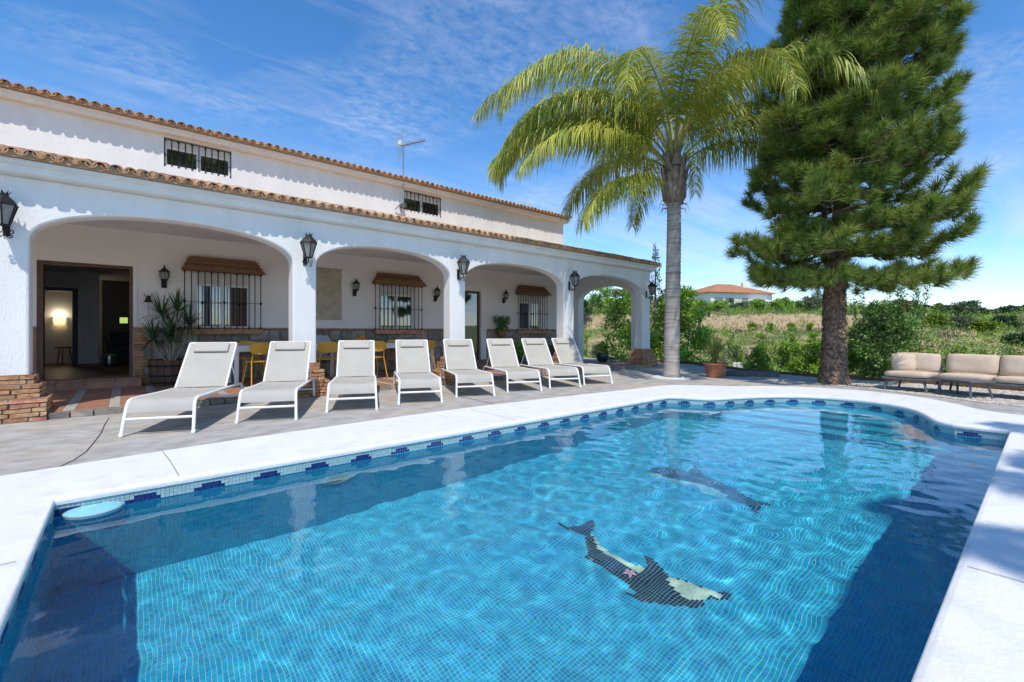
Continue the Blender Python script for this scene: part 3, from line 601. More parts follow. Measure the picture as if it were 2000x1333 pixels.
# brick plinths
bricks = []
for k in range(3):
    mb = MB().box(-.5, .5, -.5, .5, -.5, .5, bev=.07); o = None
    V_ = [Vector(p)+Vector((random.uniform(-.035, .035), random.uniform(-.05, .05), random.uniform(-.06, .06))) for p in mb.v]; bricks.append((V_, mb.f))
bmesh_data = []
for V_, F_ in bricks:
    me = bpy.data.meshes.new('brick'); me.from_pydata([tuple(p) for p in V_], [], F_); me.materials.append(m_brick); bmesh_data.append(me)
def brick(parent, x, y, z, lx, ly, lz, rz=0):
    o = bpy.data.objects.new('brick', random.choice(bmesh_data)); COL.objects.link(o); o.parent = parent
    o.location = (x, y, z); o.scale = (lx, ly, lz); o.rotation_euler = (random.gauss(0, .012), random.gauss(0, .012), rz+random.gauss(0, .015)); return o
for i, (u0, u1) in enumerate([(-1.28, -.90), (2.112, 2.49), (5.178, 5.562), (8.627, 9.012), (12.12, 12.54)]):
    pl = MB(); CH = .056
    offs = [.165]*5+[.10]*3+[.045]*2
    for c, of in enumerate(offs): pl.box(u0-of+.025, u1+of-.025, VF-of+.025, VF+TH+of-.025, c*CH+(.001 if c else 0), (c+1)*CH)
    core = pl.build('plinth', m_mortar, villa)
    for c, of in enumerate(offs):
        z = c*CH+CH*.5; a, b, f = u0-of, u1+of, VF-of; bk = VF+TH+of; sh = random.uniform(.06, .2); x = a-.004
        while x < b-.02:                                    # front course
            ln_ = min(random.uniform(.19, .27) if x > a else sh+.06, b+.004-x); ln_ = ln_ if b-x-ln_ > .06 else b+.004-x
            brick(core, x+ln_/2, f+.045+random.uniform(-.006, .006), z, ln_-.013, .10, CH-.011); x += ln_
        for side, xs in ((-1, a), (1, b)):                  # side courses
            if side == -1 and i == 0: continue
            y = f+.10
            while y < bk-.03:
                ln_ = min(random.uniform(.2, .27), bk-y); ln_ = ln_ if bk-y-ln_ > .06 else bk-y
                brick(core, xs-side*.045, y+ln_/2, z, ln_-.013, .10, CH-.011, PI/2); y += ln_
# porch floor: terracotta planks between grey strips
pf = MB().box(UL, UE, 8.02, VB, 0, ZP-.006).build('porch_floor', m_mortar, villa)
pk = []; ps = []
for c in range(int((UE-UL)/.44)+1):
    us = -.615+(c-11)*.44
    r = 0
    for r in range(46):
        v = 8.045+r*.0662
        if us+.12 > UL and us+.44 < UE: pk.append((us+.28, v+.033))
    for r in range(10):
        if us > UL+.02 and us+.12 < UE: ps.append((us+.06, 8.045+r*.302+.151))
def dsel(p): return abs(p[0]-.3)*.7+abs(p[1]-8.9)
pk.sort(key=dsel); ps.sort(key=dsel)
def field(name, lst, lx, ly, nind, m1, m2, parent, z0, z1):
    pr = None
    for x, y in lst[:nind]:
        if pr is None: pr = MB().box(-lx, lx, -ly, ly, z0, z1, bev=.003).build(name, m1, parent); pr.location = (x, y, random.uniform(-.001, .001))
        else: piece(name, pr.data, parent, (x, y, random.uniform(-.001, .001)))
    mb = MB()
    for x, y in lst[nind:]: mb.box(x-lx, x+lx, y-ly, y+ly, z0, z1)
    if lst[nind:]: o = mb.build(name+'_field', m2, parent); o['kind'] = 'stuff'
field('floor_plank', pk, .157, .0305, 240, m_terra, m_terra_mass, pf, ZP-.02, ZP)
field('floor_strip', ps, .057, .148, 50, m_greystrip, m_greystrip, pf, ZP-.02, ZP+.001)
x = UL
while x < UE-.1:
    ln_ = random.uniform(.18, .42)
    if not any(a-.14 < x+ln_/2 < b+.14 for a, b in [(-1.28, -.9), (2.112, 2.49), (5.178, 5.562), (8.627, 9.012), (12.12, 12.54)]):
        mb = MB().box(-.5, .5, -.5, .5, -.5, .5, bev=.06); o = mb.build('edge_stone', m_stone, pf); o.location = (x+ln_/2, 8.0, .038); o.scale = (ln_-.015, .07, .075); o.rotation_euler = (0, random.gauss(0, .02), 0)
    x += ln_
for nm, (a, b) in (('door_step', D1), ('door_step', D2)):
    st = MB().box(a-.12, b+.12, VB-.30, VB-.003, ZP, ZD-.02).build(nm, m_terra_mass, villa); n_ = int((b-a+.24)/.30); wd = (b-a+.24)/n_
    for k in range(n_):
        x0 = a-.12+k*wd; MB().box(x0+.004, x0+wd-.004, VB-.335, VB-.004, ZD-.02, ZD+.006, bev=.006).build('step_tile', m_terra, st)
        MB().box(x0+.004, x0+wd-.004, VB-.312, VB-.301, ZP+.004, ZD-.024).build('step_tile', m_terra, st)
# rubble dado with brick quoins
dd = MB()
segs = [(UL, D1[0]-.24), (D1[1]+.27, D2[0]-.02), (D2[1]+.2, UH)]
for a, b in segs: dd.box(a, b, VB-.03, VB-.002, ZP, 1.145)
dado = dd.build('dado', m_mortar, villa)
mb = MB()
for a, b in segs+[(D1[0]-.24, D1[0]-.0), (D1[1], D1[1]+.27)]: mb.box(a, b, VB-.075, VB-.002, 1.148, 1.172)
mb.build('dado_ledge', m_brick, villa)
for a, b in segs[1:]:
    nr = 4
    for r in range(nr):
        x = a+.01; z0 = ZP+.005+r*.263; z1_ = z0+.255
        while x < b-.06:
            ln_ = min(random.uniform(.2, .5), b-x); j = lambda q: q+random.uniform(-.055, .055)
            zz = z1_ if r < nr-1 else 1.142
            P_ = [(x+.008, max(j(z0), ZP+.004)), (x+ln_*.5, max(j(z0), ZP+.004)), (x+ln_-.008, max(j(z0), ZP+.004)), (x+ln_-.006, (z0+zz)/2), (x+ln_-.008, min(j(zz), 1.142)), (x+ln_*.5, min(j(zz)-.005, 1.142)), (x+.008, min(j(zz), 1.142)), (x+.004, (z0+zz)/2)]
            cx = sum(p[0] for p in P_)/8; cz = sum(p[1] for p in P_)/8; dp = random.uniform(.045, .06)
            vs = [(p[0]-cx, 0, p[1]-cz) for p in P_]+[((p[0]-cx)*.86, -dp+.02, (p[1]-cz)*.86) for p in P_]
            fs = [tuple(range(8, 16))]+[(k, (k+1) % 8, 8+(k+1) % 8, 8+k) for k in range(8)]
            o = raw('stone', vs, fs, m_stone, dado); o.location = (cx, VB-.03, cz); x += ln_
for xa, xb in ((D1[0]-.24, D1[0]-.01), (D1[1]+.01, D1[1]+.27)):
    qb = MB().box(xa, xb, VB-.025, VB-.002, ZP, 1.146).build('quoin', m_mortar, villa)
    for c in range(18):
        z = ZP+.03+c*.0585
        if (c//3) % 2 == 0 or xa < 0: brick(qb, (xa+xb)/2, VB-.035, z, xb-xa-.006, .05, .047)
        else:
            brick(qb, xa+.075, VB-.035, z, .14, .05, .047)
            if c % 3 == 1: o = MB().box(-.5, .5, -.5, .5, -.5, .5, bev=.08).build('stone', m_stone, qb); o.location = (xb-.055, VB-.033, z); o.scale = (.105, .05, .15)
# windows with grilles, sills and reed awnings
def window(a, b, z0, z1, vw, pz, gext, gout, nb, awn):
    fr = MB(); y0, y1 = vw+.05, vw+.11; gm = (a+b)/2
    for x0, x1 in ((a, a+.05), (b-.05, b), (gm-.035, gm+.035)): fr.box(x0, x1, y0, y1, z0, z1)
    for x0, x1 in ((a+.05, gm-.035), (gm+.035, b-.05)): fr.box(x0, x1, y0, y1, z0, z0+.05); fr.box(x0, x1, y0, y1, pz-.04, pz)
    w_ = fr.build('window', m_upvc, villa)
    MB().box(a+.05, gm-.035, y0-.015, y0+.05, pz, z1).build('shutter_box', m_shutter, w_); MB().box(gm+.035, b-.05, y0-.015, y0+.05, pz, z1).build('shutter_box', m_shutter, w_)
    for x0, x1 in ((a+.05, gm-.035), (gm+.035, b-.05)): MB().box(x0, x1, y0+.025, y0+.03, z0+.05, pz-.04).build('pane', m_pane, w_)
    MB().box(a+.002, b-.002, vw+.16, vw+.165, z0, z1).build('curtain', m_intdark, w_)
    ga, gb = a-gext, b+gext; gy = vw-gout; zb, zt = z0-.01, z1-.03
    for z in (zb, zt): MB().box(ga-.008, gb+.008, gy-.006, gy+.006, z-.008, z+.008).build('grille_rail', m_grille, w_)
    MB().box(ga-.03, gb+.03, gy-.004, gy+.004, (zb+zt)/2-.04, (zb+zt)/2-.032).build('grille_rail', m_grille, w_)
    for z in (zb, zt, (zb+zt)/2-.036):
        for x in (ga, gb): MB().box(x-.006, x+.006, gy+.007, vw-.001, z-.006, z+.006).build('grille_return', m_grille, w_)
    for k in range(nb):
        x = ga+(gb-ga)*k/(nb-1); zm = (zb+zt)/2-.036
        pr = [(.009, zb), (.009, zb+.03)] if k % 2 else [(.009, zb), (.022, zb+.012), (.012, zb+.05), (.009, zb+.07)]
        pr += [(.009, zm-.04)]+([(.022, zm-.012), (.024, zm), (.022, zm+.012)] if k % 3 == 0 else [])+[(.009, zm+.04)]
        pr += [(.009, zt-.07), (.012, zt-.05), (.022, zt-.012), (.009, zt)] if not k % 2 else [(.009, zt)]
        o = sm(MB().lathe(pr, n=8).build('grille_bar', m_grille, w_)); o.location = (x, gy, 0)
    if awn:
        sill = MB().box(ga-.03, gb+.03, vw-.19, vw-.002, z0-.115, z0-.012, bev=.008).build('window_sill', m_brick, villa)
        aw = MB().box(ga+.1, gb-.1, vw-.12, vw-.002, z1-.02, z1+.26).build('awning', m_reed, villa)
        for k in range(8):
            t = k/7; e = .06-.135*t; dv = .30-.20*t; z = z1-.02+.037*k
            o = MB().box(-.5, .5, -.5, .5, -.5, .5, bev=.05).build('awning_slat', m_reed, aw)
            o.location = ((ga+gb)/2, vw-dv/2-.002, z); o.scale = (gb-ga+2*e-.03, dv-.012, .030); o.rotation_euler = (random.gauss(0, .01), random.gauss(0, .006), 0)
            for q in range(2):
                s_ = MB().box(-.5, .5, -.5, .5, -.5, .5, bev=.05).build('awning_slat', m_reed, aw); s_.location = ((ga+gb)/2, vw-dv-.006, z-.009+q*.018); s_.scale = (gb-ga+2*e+random.uniform(-.02, .03), .018, .015); s_.rotation_euler = (0, random.gauss(0, .004), 0)
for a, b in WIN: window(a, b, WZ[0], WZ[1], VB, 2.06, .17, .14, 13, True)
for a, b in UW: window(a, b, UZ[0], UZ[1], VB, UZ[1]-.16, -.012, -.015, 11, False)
# doors and rooms behind them
df = MB()
for x0, x1 in ((D1[0], D1[0]+.075), (D1[1]-.05, D1[1])): df.box(x0, x1, VB-.012, VB+.16, ZD, DT)
df.box(D1[0]+.075, D1[1]-.05, VB-.012, VB+.16, DT-.055, DT); df.build('door_frame', m_wood, villa)
tr = MB()
for (a, b) in (D1, D2):
    tr.box(a-.06, a-.003, VB-.018, VB-.002, 1.175, DT+.05); tr.box(b+.003, b+.06, VB-.018, VB-.002, 1.175, DT+.05); tr.box(a-.003, b+.003, VB-.018, VB-.002, DT+.003, DT+.05)
tr.build('door_moulding', m_bounce_stucco, villa)
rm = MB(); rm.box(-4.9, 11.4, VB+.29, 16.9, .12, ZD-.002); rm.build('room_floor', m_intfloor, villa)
MB().box(-4.9, 11.4, VB+.285, 17, 2.50, 2.58).build('room_ceiling', m_intwall, villa)
pw = MB(); PV = 15.1
pw.box(-4.9, -1.52, PV, PV+.12, ZD, 2.5); pw.box(-1.52, -.86, PV, PV+.12, 2.13, 2.5); pw.build('partition_wall', m_intwall, villa)
MB().box(-.86, -.50, PV-.25, PV+.12, ZD, 2.5).build('room_column', m_intwall, villa)
MB().box(-.865, -.495, PV-.262, PV-.251, ZD, ZD+.08).build('skirting', m_terra_mass, villa)
bd = MB(); bd.box(-1.52, -1.44, PV-.02, PV+.14, ZD, 2.13); bd.box(-.97, -.865, PV-.02, PV+.14, ZD, 2.13); bd.box(-1.44, -.97, PV-.02, PV+.14, 2.05, 2.13); bd.build('inner_door_frame', m_bluedoor, villa)
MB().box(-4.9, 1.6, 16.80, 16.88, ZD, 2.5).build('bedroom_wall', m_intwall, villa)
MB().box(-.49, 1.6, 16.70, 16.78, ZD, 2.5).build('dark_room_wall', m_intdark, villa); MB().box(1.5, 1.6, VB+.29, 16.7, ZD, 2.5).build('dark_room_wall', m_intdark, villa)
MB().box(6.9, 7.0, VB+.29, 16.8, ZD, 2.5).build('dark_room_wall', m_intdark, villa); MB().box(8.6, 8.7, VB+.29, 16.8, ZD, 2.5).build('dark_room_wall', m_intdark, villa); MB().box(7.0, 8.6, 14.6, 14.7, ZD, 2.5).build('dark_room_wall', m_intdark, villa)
dl = MB().box(D2[0], D2[0]+.05, VB+.10, VB+.15, ZD, DT-.05); dl.box(D2[1]-.06, D2[1], VB+.08, VB+.14, ZD, DT); dl.box(D2[0]+.05, D2[1]-.06, VB+.08, VB+.14, DT-.06, DT); d2 = dl.build('glazed_door', m_wood, villa)
MB().box(D2[0]+.06, D2[1]-.065, VB+.105, VB+.11, ZD+.01, DT-.065).build('pane', m_pane, d2)
wn = MB().box(-.14, .06, 16.66, 16.695, 1.31, 1.50).build('rear_window', M('rear_frame', (.02, .02, .02), rough=.5), villa); MB().box(-.125, .045, 16.653, 16.658, 1.325, 1.485).build('lit_pane', emis('garden_light_pane', (.45, .62, .16), .55), wn)
# things inside the hall
o = empty('wall_sconce', (-1.32, 16.79, 1.30)); tag(o, 'small lit cream wall lamp seen through the open door', 'wall lamp')
MB().box(-.02, .02, -.03, 0, .04, .12).build('backplate', m_white, o)
mb = MB(); n_ = 10
for k in range(n_):
    a0 = PI+PI*k/n_; a1 = PI+PI*(k+1)/n_; mb.add([(.10*math.cos(a0), -.01+.09*math.sin(a0), 0), (.10*math.cos(a1), -.01+.09*math.sin(a1), 0), (.10*math.cos(a1), -.01+.09*math.sin(a1), .19), (.10*math.cos(a0), -.01+.09*math.sin(a0), .19)], [(0, 1, 2, 3)])
mb.build('lamp_shade', emis('lamp_shade_glow', (1, .80, .42), .8), o)
pl_ = bpy.data.lights.new('sconce_bulb', 'POINT'); pl_.energy = 1.6; pl_.color = (1, .85, .62); pl_.shadow_soft_size = .03; po = bpy.data.objects.new('sconce_bulb', pl_); COL.objects.link(po); po.parent = o; po.location = (0, -.10, .22)
def stool(name, x, y, z, h, rtop, mat, label, cat):
    o = empty(name, (x, y, z)); tag(o, label, cat); sm(MB().lathe([(.001, h-.03), (rtop, h-.03), (rtop, h), (.001, h)], cap=False, n=20).build('seat', mat, o))
    for k in range(3): a0 = k*2.09+.4; MB().tube([(.6*rtop*math.cos(a0), .6*rtop*math.sin(a0), h-.03), (rtop*math.cos(a0), rtop*math.sin(a0), 0)], .012, 6).build('leg', mat, o)
stool('wooden_stool', -1.20, 16.3, ZD, .45, .17, m_wood, 'small dark stool below the lit wall lamp indoors', 'stool')
o = empty('silver_jar', (-.30, 14.9, ZD)); tag(o, 'round silver metal jar on the hall floor inside the door', 'jar'); sm(MB().lathe([(.10, 0), (.15, .03), (.17, .11), (.16, .16), (.17, .2), (.15, .27), (.10, .30), (.085, .31)], n=24).build('body', m_silver, o)); sm(MB().tube([(0, 0, .3), (-.03, .02, .5), (-.07, .03, .72)], .012, 6).build('handle', m_black, o))
o = empty('hall_sofa', (.55, 15.9, ZD)); tag(o, 'dark grey sofa in the shaded hall behind the silver jar', 'sofa'); MB().box(-.9, .9, -.4, .4, .08, .42, bev=.05).build('seat', m_darkfab, o); MB().box(-.9, .9, .2, .42, .42, .85, bev=.05).build('backrest', m_darkfab, o)
for x in (-.8, .8): MB().box(x-.03, x+.03, -.3, -.24, 0, .08).build('leg', m_black, o)

# ------------------------------------------------------------------ lanterns and wall lamps
def wall_lantern(x, z, label):
    o = empty('wall_lantern', (x, VF-.005, z)); tag(o, label, 'lantern', 'black lanterns on the arcade pillars'); cy = -.20; n6 = 6
    b = MB(); b.box(-.03, .03, -.012, 0, -.10, .12); b.tube([(0, -.006, -.05), (0, -.09, -.10), (0, cy, -.06), (0, cy, -.005)], .009, 6); b.build('bracket', m_iron, o)
    for sx in (-1, 1):
        for zz, rr_ in ((-.06, .035), (-.115, .028)):
            pts = [(sx*(.02+rr_+rr_*(1-k/16)*math.cos(PI+sx*0+k*.5)), cy+.06, zz+rr_*(1-k/16)*math.sin(PI+k*.5)) for k in range(14)]; MB().tube(pts, .006, 5).build('scroll', m_iron, o)
    rb, rt_ = .055, .125; zb, zt = 0, .235
    ring = lambda r, zz: [(r*math.cos(PI/6+k*PI/3), cy+r*math.sin(PI/6+k*PI/3), zz) for k in range(6)]
    R0, R1 = ring(rb, zb), ring(rt_, zt); f = MB()
    for k in range(6): f.tube([R0[k], R1[k]], .0085, 6); f.tube([R0[k], R0[(k+1) % 6]], .009, 6); f.tube([R1[k], R1[(k+1) % 6]], .009, 6)
    f.add(R0, [tuple(range(5, -1, -1))]); f.build('frame', m_iron, o)
    for k in range(6):
        c = lambda p, q: (p[0]*q, cy+(p[1]-cy)*q, p[2]); j = (k+1) % 6
        MB().add([c(R0[k], .93), c(R0[j], .93), c(R1[j], .93), c(R1[k], .93)], [(0, 1, 2, 3)]).build('pane', m_lglass, o)
    rf = MB(); Rt = [ring(.142, .236), ring(.105, .29), ring(.052, .345), ring(.05, .362)]
    rf.add([p for q in Rt for p in q], [(i*6+k, i*6+(k+1) % 6, (i+1)*6+(k+1) % 6, (i+1)*6+k) for i in range(3) for k in range(6)]+[tuple(range(5, -1, -1)), tuple(18+k for k in range(6))]); rf.build('roof', m_iron, o)
    cr = MB()
    for k in range(8):
        a0 = k*PI/4; cr.add([(.045*math.cos(a0-.3), cy+.045*math.sin(a0-.3), .36), (.045*math.cos(a0+.3), cy+.045*math.sin(a0+.3), .36), (.075*math.cos(a0), cy+.075*math.sin(a0), .405), (.03*math.cos(a0), cy+.03*math.sin(a0), .362)], [(0, 1, 2), (0, 2, 3), (1, 3, 2)])
    cr.build('crown', m_iron, o); sm(MB().lathe([(.012, .01), (.014, .08), (.02, .12), (.001, .15)], c=(0, cy, 0), n=10).build('bulb', m_white, o))
for x, z, l in ((-1.09, 2.33, 'black crowned lantern on the pillar at the left edge'), (2.30, 2.31, 'black crowned lantern on the pillar between the first and second arches'), (5.37, 2.29, 'black crowned lantern on the pillar between the second and third arches'), (8.82, 2.27, 'black crowned lantern on the pillar left of the open corner arch'), (12.33, 2.24, 'black crowned lantern on the farthest corner pillar of the porch')): wall_lantern(x, z, l)
def porch_lamp(x, z, label):
    o = empty('porch_lamp', (x, VB-.004, z)); tag(o, label, 'wall lamp', 'black carriage lamps on the porch wall'); cy = -.13
    MB().box(-.045, .045, -.025, 0, -.17, .0, bev=.01).build('backplate', m_iron, o); sm(MB().tube([(0, -.01, -.10), (0, -.09, -.13), (0, cy, -.09), (0, cy, -.03)], .013, 8).build('arm', m_iron, o))
    sm(MB().lathe([(.02, -.05), (.06, -.03), (.065, -.015), (.05, -.01)], c=(0, cy, 0), n=12).build('cup', m_iron, o))
    sm(MB().lathe([(.05, -.01), (.078, .05), (.075, .10), (.06, .13)], c=(0, cy, 0), n=8, cap=False).build('glass', m_lglass, o))
    for k in range(8): a0 = k*PI/4; MB().tube([(.052*math.cos(a0), cy+.052*math.sin(a0), -.01), (.081*math.cos(a0), cy+.081*math.sin(a0), .05), (.078*math.cos(a0), cy+.078*math.sin(a0), .10), (.063*math.cos(a0), cy+.063*math.sin(a0), .132)], .004, 5).build('cage_bar', m_iron, o)
    sm(MB().lathe([(.095, .128), (.085, .14), (.05, .175), (.03, .185), (.035, .20), (.012, .215), (.015, .235), (.004, .26)], c=(0, cy, 0), n=16).build('cap', m_iron, o))
for px_, py_, l in ((321, 545, 'black carriage lamp between the open door and the first window'), (695, 565, 'black carriage lamp left of the second grilled window'), (853, 577, 'black carriage lamp right of the second grilled window'), (987, 582, 'black carriage lamp between the glazed door and the third window')):
    t = (px_-1000)/890; r = FW+RT*t; d = (VB-.1)/r[1]; porch_lamp(r[0]*d, CAMH-(py_-649)/890*d, l)
t = (289.5-1000)/890; r = FW+RT*t; d = (VB-.05)/r[1]; o = empty('door_bell', (r[0]*d, VB-.004, CAMH-(590-649)/890*d)); tag(o, 'small black iron bell with a pull cord by the open door', 'bell')
sm(MB().lathe([(.001, .10), (.03, .095), (.04, .06), (.055, .02), (.075, 0), (.07, -.006)], c=(0, -.09, 0), n=16, cap=False).build('bell_body', m_iron, o)); MB().tube([(0, 0, .12), (0, -.09, .12), (0, -.09, .10)], .008, 6).build('bracket', m_iron, o)
for s in (-1, 1): MB().tube([(0, -.09, .105), (s*.04, -.09, .10), (s*.05, -.09, .14), (s*.08, -.09, .145)], .007, 6).build('scroll', m_iron, o)
MB().tube([(0, -.09, .0), (0, -.09, -.03), (0, -.085, -.62)], [.008, .008, .003], 6).build('pull_cord', m_galv, o)
# poster (plain stand-in sheet)
o = empty('wall_poster', (3.62, VB-.004, 1.40)); tag(o, 'large beige paper wall chart hanging on the porch wall', 'poster'); MB().box(-.36, .36, -.012, 0, 0, 1.17).build('sheet', m_paper, o)
fr = MB(); fr.box(-.375, .375, -.02, -.002, 1.171, 1.195); fr.box(-.375, .375, -.02, -.002, -.025, -.001); fr.build('batten', m_paper, o)
# aerial
t = (787-1000)/890; r = FW+RT*t; d = 10.95/r[1]; ax_, az_ = r[0]*d, CAMH-(392-649)/890*d
o = empty('tv_aerial', (ax_, 10.93, az_-.5)); tag(o, 'grey television aerial on a mast above the porch roof', 'aerial')
zt_ = (649-285)/890*d+CAMH-az_+.5
MB().tube([(0, 0, 0), (0, 0, zt_)], .02, 8).build('mast', m_galv, o); MB().box(-.05, .05, -.05, .13, .32, .42).build('wall_bracket', m_grey, o); MB().tube([(-.18, .1, .25), (-.1, .03, .36), (0, 0, .40)], .012, 6).build('stay', m_grey, o)
bm_ = MB(); bd_ = Vector((.80, -.10, .36)); st_ = Vector((0, 0, zt_)); bm_.tube([st_-bd_*.08, st_+bd_*.75], .016, 6); bm_.build('boom', m_grey, o); sd = Vector((.12, .99, 0)).normalized()
for k in range(11):
    c = st_+bd_*(.05+.065*k); MB().tube([c-sd*.10+Vector((0, 0, .05)), c, c+sd*.10+Vector((0, 0, .05))], .005, 5).build('director', m_galv, o); MB().tube([c-sd*.10-Vector((0, 0, .05)), c, c+sd*.10-Vector((0, 0, .05))], .005, 5).build('director', m_galv, o)
for k in range(7):
    for s in (-1, 1): z = s*(.04+.05*k); c = st_-bd_*.10+Vector((-.02*k*0, 0, z)); MB().tube([c-sd*.26, c+sd*.26], .004, 5).build('reflector_rod', m_galv, o)
MB().box(-.14, -.03, -.05, .05, zt_-.02, zt_+.09, bev=.01).build('junction_box', m_white, o)
# ------------------------------------------------------------------ loungers
def make_lounger():
    o = empty('sun_lounger'); W = .61; x0, x1 = -W/2, W/2; r = .017
    rail = lambda x, sg: [(x+sg*.015, 0, 0), (x+sg*.006, .055, .20), (x, .085, .30), (x, .12, .345), (x, .18, .362), (x, .9, .345), (x, 1.80, .33), (x, 1.93, .318), (x, 1.985, .28), (x, 2.01, .20), (x, 2.04, 0)]
    for x, sg in ((x0, -1), (x1, 1)): sm(MB().tube(rail(x, sg), r, 10).build('side_rail', m_frame, o))
    sm(MB().tube([(x0, .045, .17), (x1, .045, .17)], .015, 10).build('front_bar', m_frame, o)); sm(MB().tube([(x0, 2.02, .14), (x1, 2.02, .14)], .014, 10).build('rear_bar', m_frame, o))
    sm(MB().tube([(x0, 1.27, .335), (x1, 1.27, .335)], .012, 8).build('hinge_bar', m_frame, o))
    def sling(name, prof, wx, th=.006):
        n = len(prof); mb = MB(); k = 8; vs = []
        for zz in (0, -th):
            for (y, z, sag) in prof:
                for j in range(k+1): t = j/k; vs.append((-wx+2*wx*t, y, z+zz-sag*4*t*(1-t)))
        m = k+1; fs = []; b = n*m
        for i in range(n-1):
            for j in range(k): q = (i*m+j, i*m+j+1, (i+1)*m+j+1, (i+1)*m+j); fs += [q, tuple(b+t for t in reversed(q))]
        for i in range(n-1):
            for j in (0, k): fs.append((i*m+j, (i+1)*m+j, b+(i+1)*m+j, b+i*m+j))
        for i in (0, n-1):
            for j in range(k): fs.append((i*m+j, i*m+j+1, b+i*m+j+1, b+i*m+j))
        return sm(MB().add(vs, fs).build(name, m_sling, o), 60)
    sling('seat_sling', [(.062, .235, 0), (.078, .29, 0), (.10, .33, .002), (.14, .36, .006), (.2, .372, .012), (.5, .362, .022), (.9, .352, .022), (1.2, .352, .014), (1.27, .356, .008)], W/2-.012)
    ba = math.atan2(.56, .51); L_ = .76; c, s = math.cos(ba), math.sin(ba)
    sling('back_sling', [(1.275+c*t, .362+s*t, .012*math.sin(PI*t/L_)) for t in np.linspace(0, L_, 10)], W/2-.03)
    for x in (x0+.02, x1-.02): sm(MB().tube([(x, 1.27, .352), (x, 1.27+c*L_, .352+s*L_)], .013, 8).build('back_rail', m_frame, o))
    sm(MB().tube([(x0+.02, 1.275+c*L_, .357+s*L_), (x1-.02, 1.275+c*L_, .357+s*L_)], .014, 8).build('top_bar', m_frame, o))
    for x in (x0+.03, x1-.03): sm(MB().tube([(x, 1.27+c*.42, .35+s*.42-.012), (x, 1.84, .335)], .010, 8).build('back_stay', m_frame, o))
    for x, sg in ((x0, -1), (x1, 1)):
        for y in (0, 2.04): sm(MB().lathe([(.020, 0), (.021, .03), (.018, .034)], c=(x+(sg*.015 if y == 0 else 0), y, 0), n=10).build('foot', m_black if y else m_frame, o))
    Rm = Matrix.Rotation(ba, 3, 'X'); t = L_-.10
    pb = MB().box(-.21, .21, -.08, .08, -.03, .0, bev=.014); pb.v = [tuple(Rm @ Vector(p)+Vector((0, 1.275+c*t-s*.035, .362+s*t+c*.035))) for p in pb.v]; sm(pb.build('head_pillow', m_pillow, o), 70)
    return o
S9 = .9
LM = [(.285, 6.70), (1.435, 6.74), (2.6, 6.785), (3.755, 6.785), (4.92, 6.835), (6.085, 6.78), (7.17, 6.69), (8.21, 6.64)]
LL = ['beige sling sun lounger nearest the open door, first in the row', 'beige sun lounger in front of the first inner pillar, second from the left', 'third sun lounger from the left, facing straight out before the second arch', 'fourth sun lounger from the left, below the barred second window', 'fifth sun lounger from the left, before the pillar by the glazed door', 'sixth sun lounger from the left, between the glazed door and the hanging plant', 'seventh sun lounger from the left, second nearest the palm trunk', 'last sun lounger in the row, nearest the palm trunk']
lg = make_lounger()
for i, (x, y) in enumerate(LM):
    o = lg if i == 0 else copy_tree(lg)
    o.location = (x*S9, y*S9, .004); o.rotation_euler = (0, 0, math.radians(-23+random.uniform(-1, 1))); tag(o, LL[i], 'sun lounger', 'sun loungers lined up along the pool')
# ------------------------------------------------------------------ tables and chairs on the porch
def table(x, y, lx, ly, label):
    o = empty('dining_table', (x, y, ZP+.002)); tag(o, label, 'table', 'white porch tables'); MB().box(-lx/2, lx/2, -ly/2, ly/2, .70, .735, bev=.004).build('table_top', m_tabtop, o)
    a = MB(); e = .03
    a.box(-lx/2+.07, lx/2-.07, -ly/2+.012, -ly/2+.04, .63, .699); a.box(-lx/2+.07, lx/2-.07, ly/2-.04, ly/2-.012, .63, .699); a.build('apron', m_tabtop, o)
    for sx in (-1, 1):
        for sy in (-1, 1): MB().box(sx*(lx/2-.04)-.033, sx*(lx/2-.04)+.033, sy*(ly/2-.04)-.033, sy*(ly/2-.04)+.033, 0, .699, bev=.004).build('leg', m_tabtop, o)
table(2.52, 9.95, 2.05, .86, 'white dining table on the porch behind the first two loungers'); table(4.60, 9.95, 2.05, .86, 'white dining table with the orange bowl below the second window')
def make_chair():
    o = empty('dining_chair'); st = MB().lathe([(.001, .445), (.19, .445), (.205, .452), (.205, .462), (.19, .468), (.001, .462)], n=20, cap=False, sx=1.03); sm(st.build('seat', m_yellow, o), 50)
    for sx in (-1, 1):
        sm(MB().tube([(sx*.14, .13, .45), (sx*.20, .20, 0)], .011, 8).build('leg', m_yellow, o)); sm(MB().tube([(sx*.19, -.27, 0), (sx*.155, -.16, .46), (sx*.14, -.20, .62), (sx*.12, -.215, .74)], .011, 8).build('leg', m_yellow, o))
    mb = MB(); n, m = 12, 6; vs = []
    for off in (0, .012):
        for j in range(m+1):
            tz_ = j/m; z = .585+.215*tz_; hw = .205*(1-.55*abs(2*tz_-1)**3.2)
            for i in range(n+1): t = -1+2*i/n; x = hw*t; vs.append((x, -.225-off-.02*tz_+.09*(x/.2)**2*.6, z))
    q = (n+1)*(m+1); fs = []
    for j in range(m):
        for i in range(n): a = j*(n+1)+i; f = (a, a+1, a+n+2, a+n+1); fs += [f, tuple(q+t for t in reversed(f))]
    for i in range(n): fs += [(i, i+1, q+i+1, q+i), (m*(n+1)+i, m*(n+1)+i+1, q+m*(n+1)+i+1, q+m*(n+1)+i)]
    for j in range(m): fs += [(j*(n+1), (j+1)*(n+1), q+(j+1)*(n+1), q+j*(n+1)), (j*(n+1)+n, (j+1)*(n+1)+n, q+(j+1)*(n+1)+n, q+j*(n+1)+n)]
    sm(mb.add(vs, fs).build('backrest', m_yellow, o), 50); return o
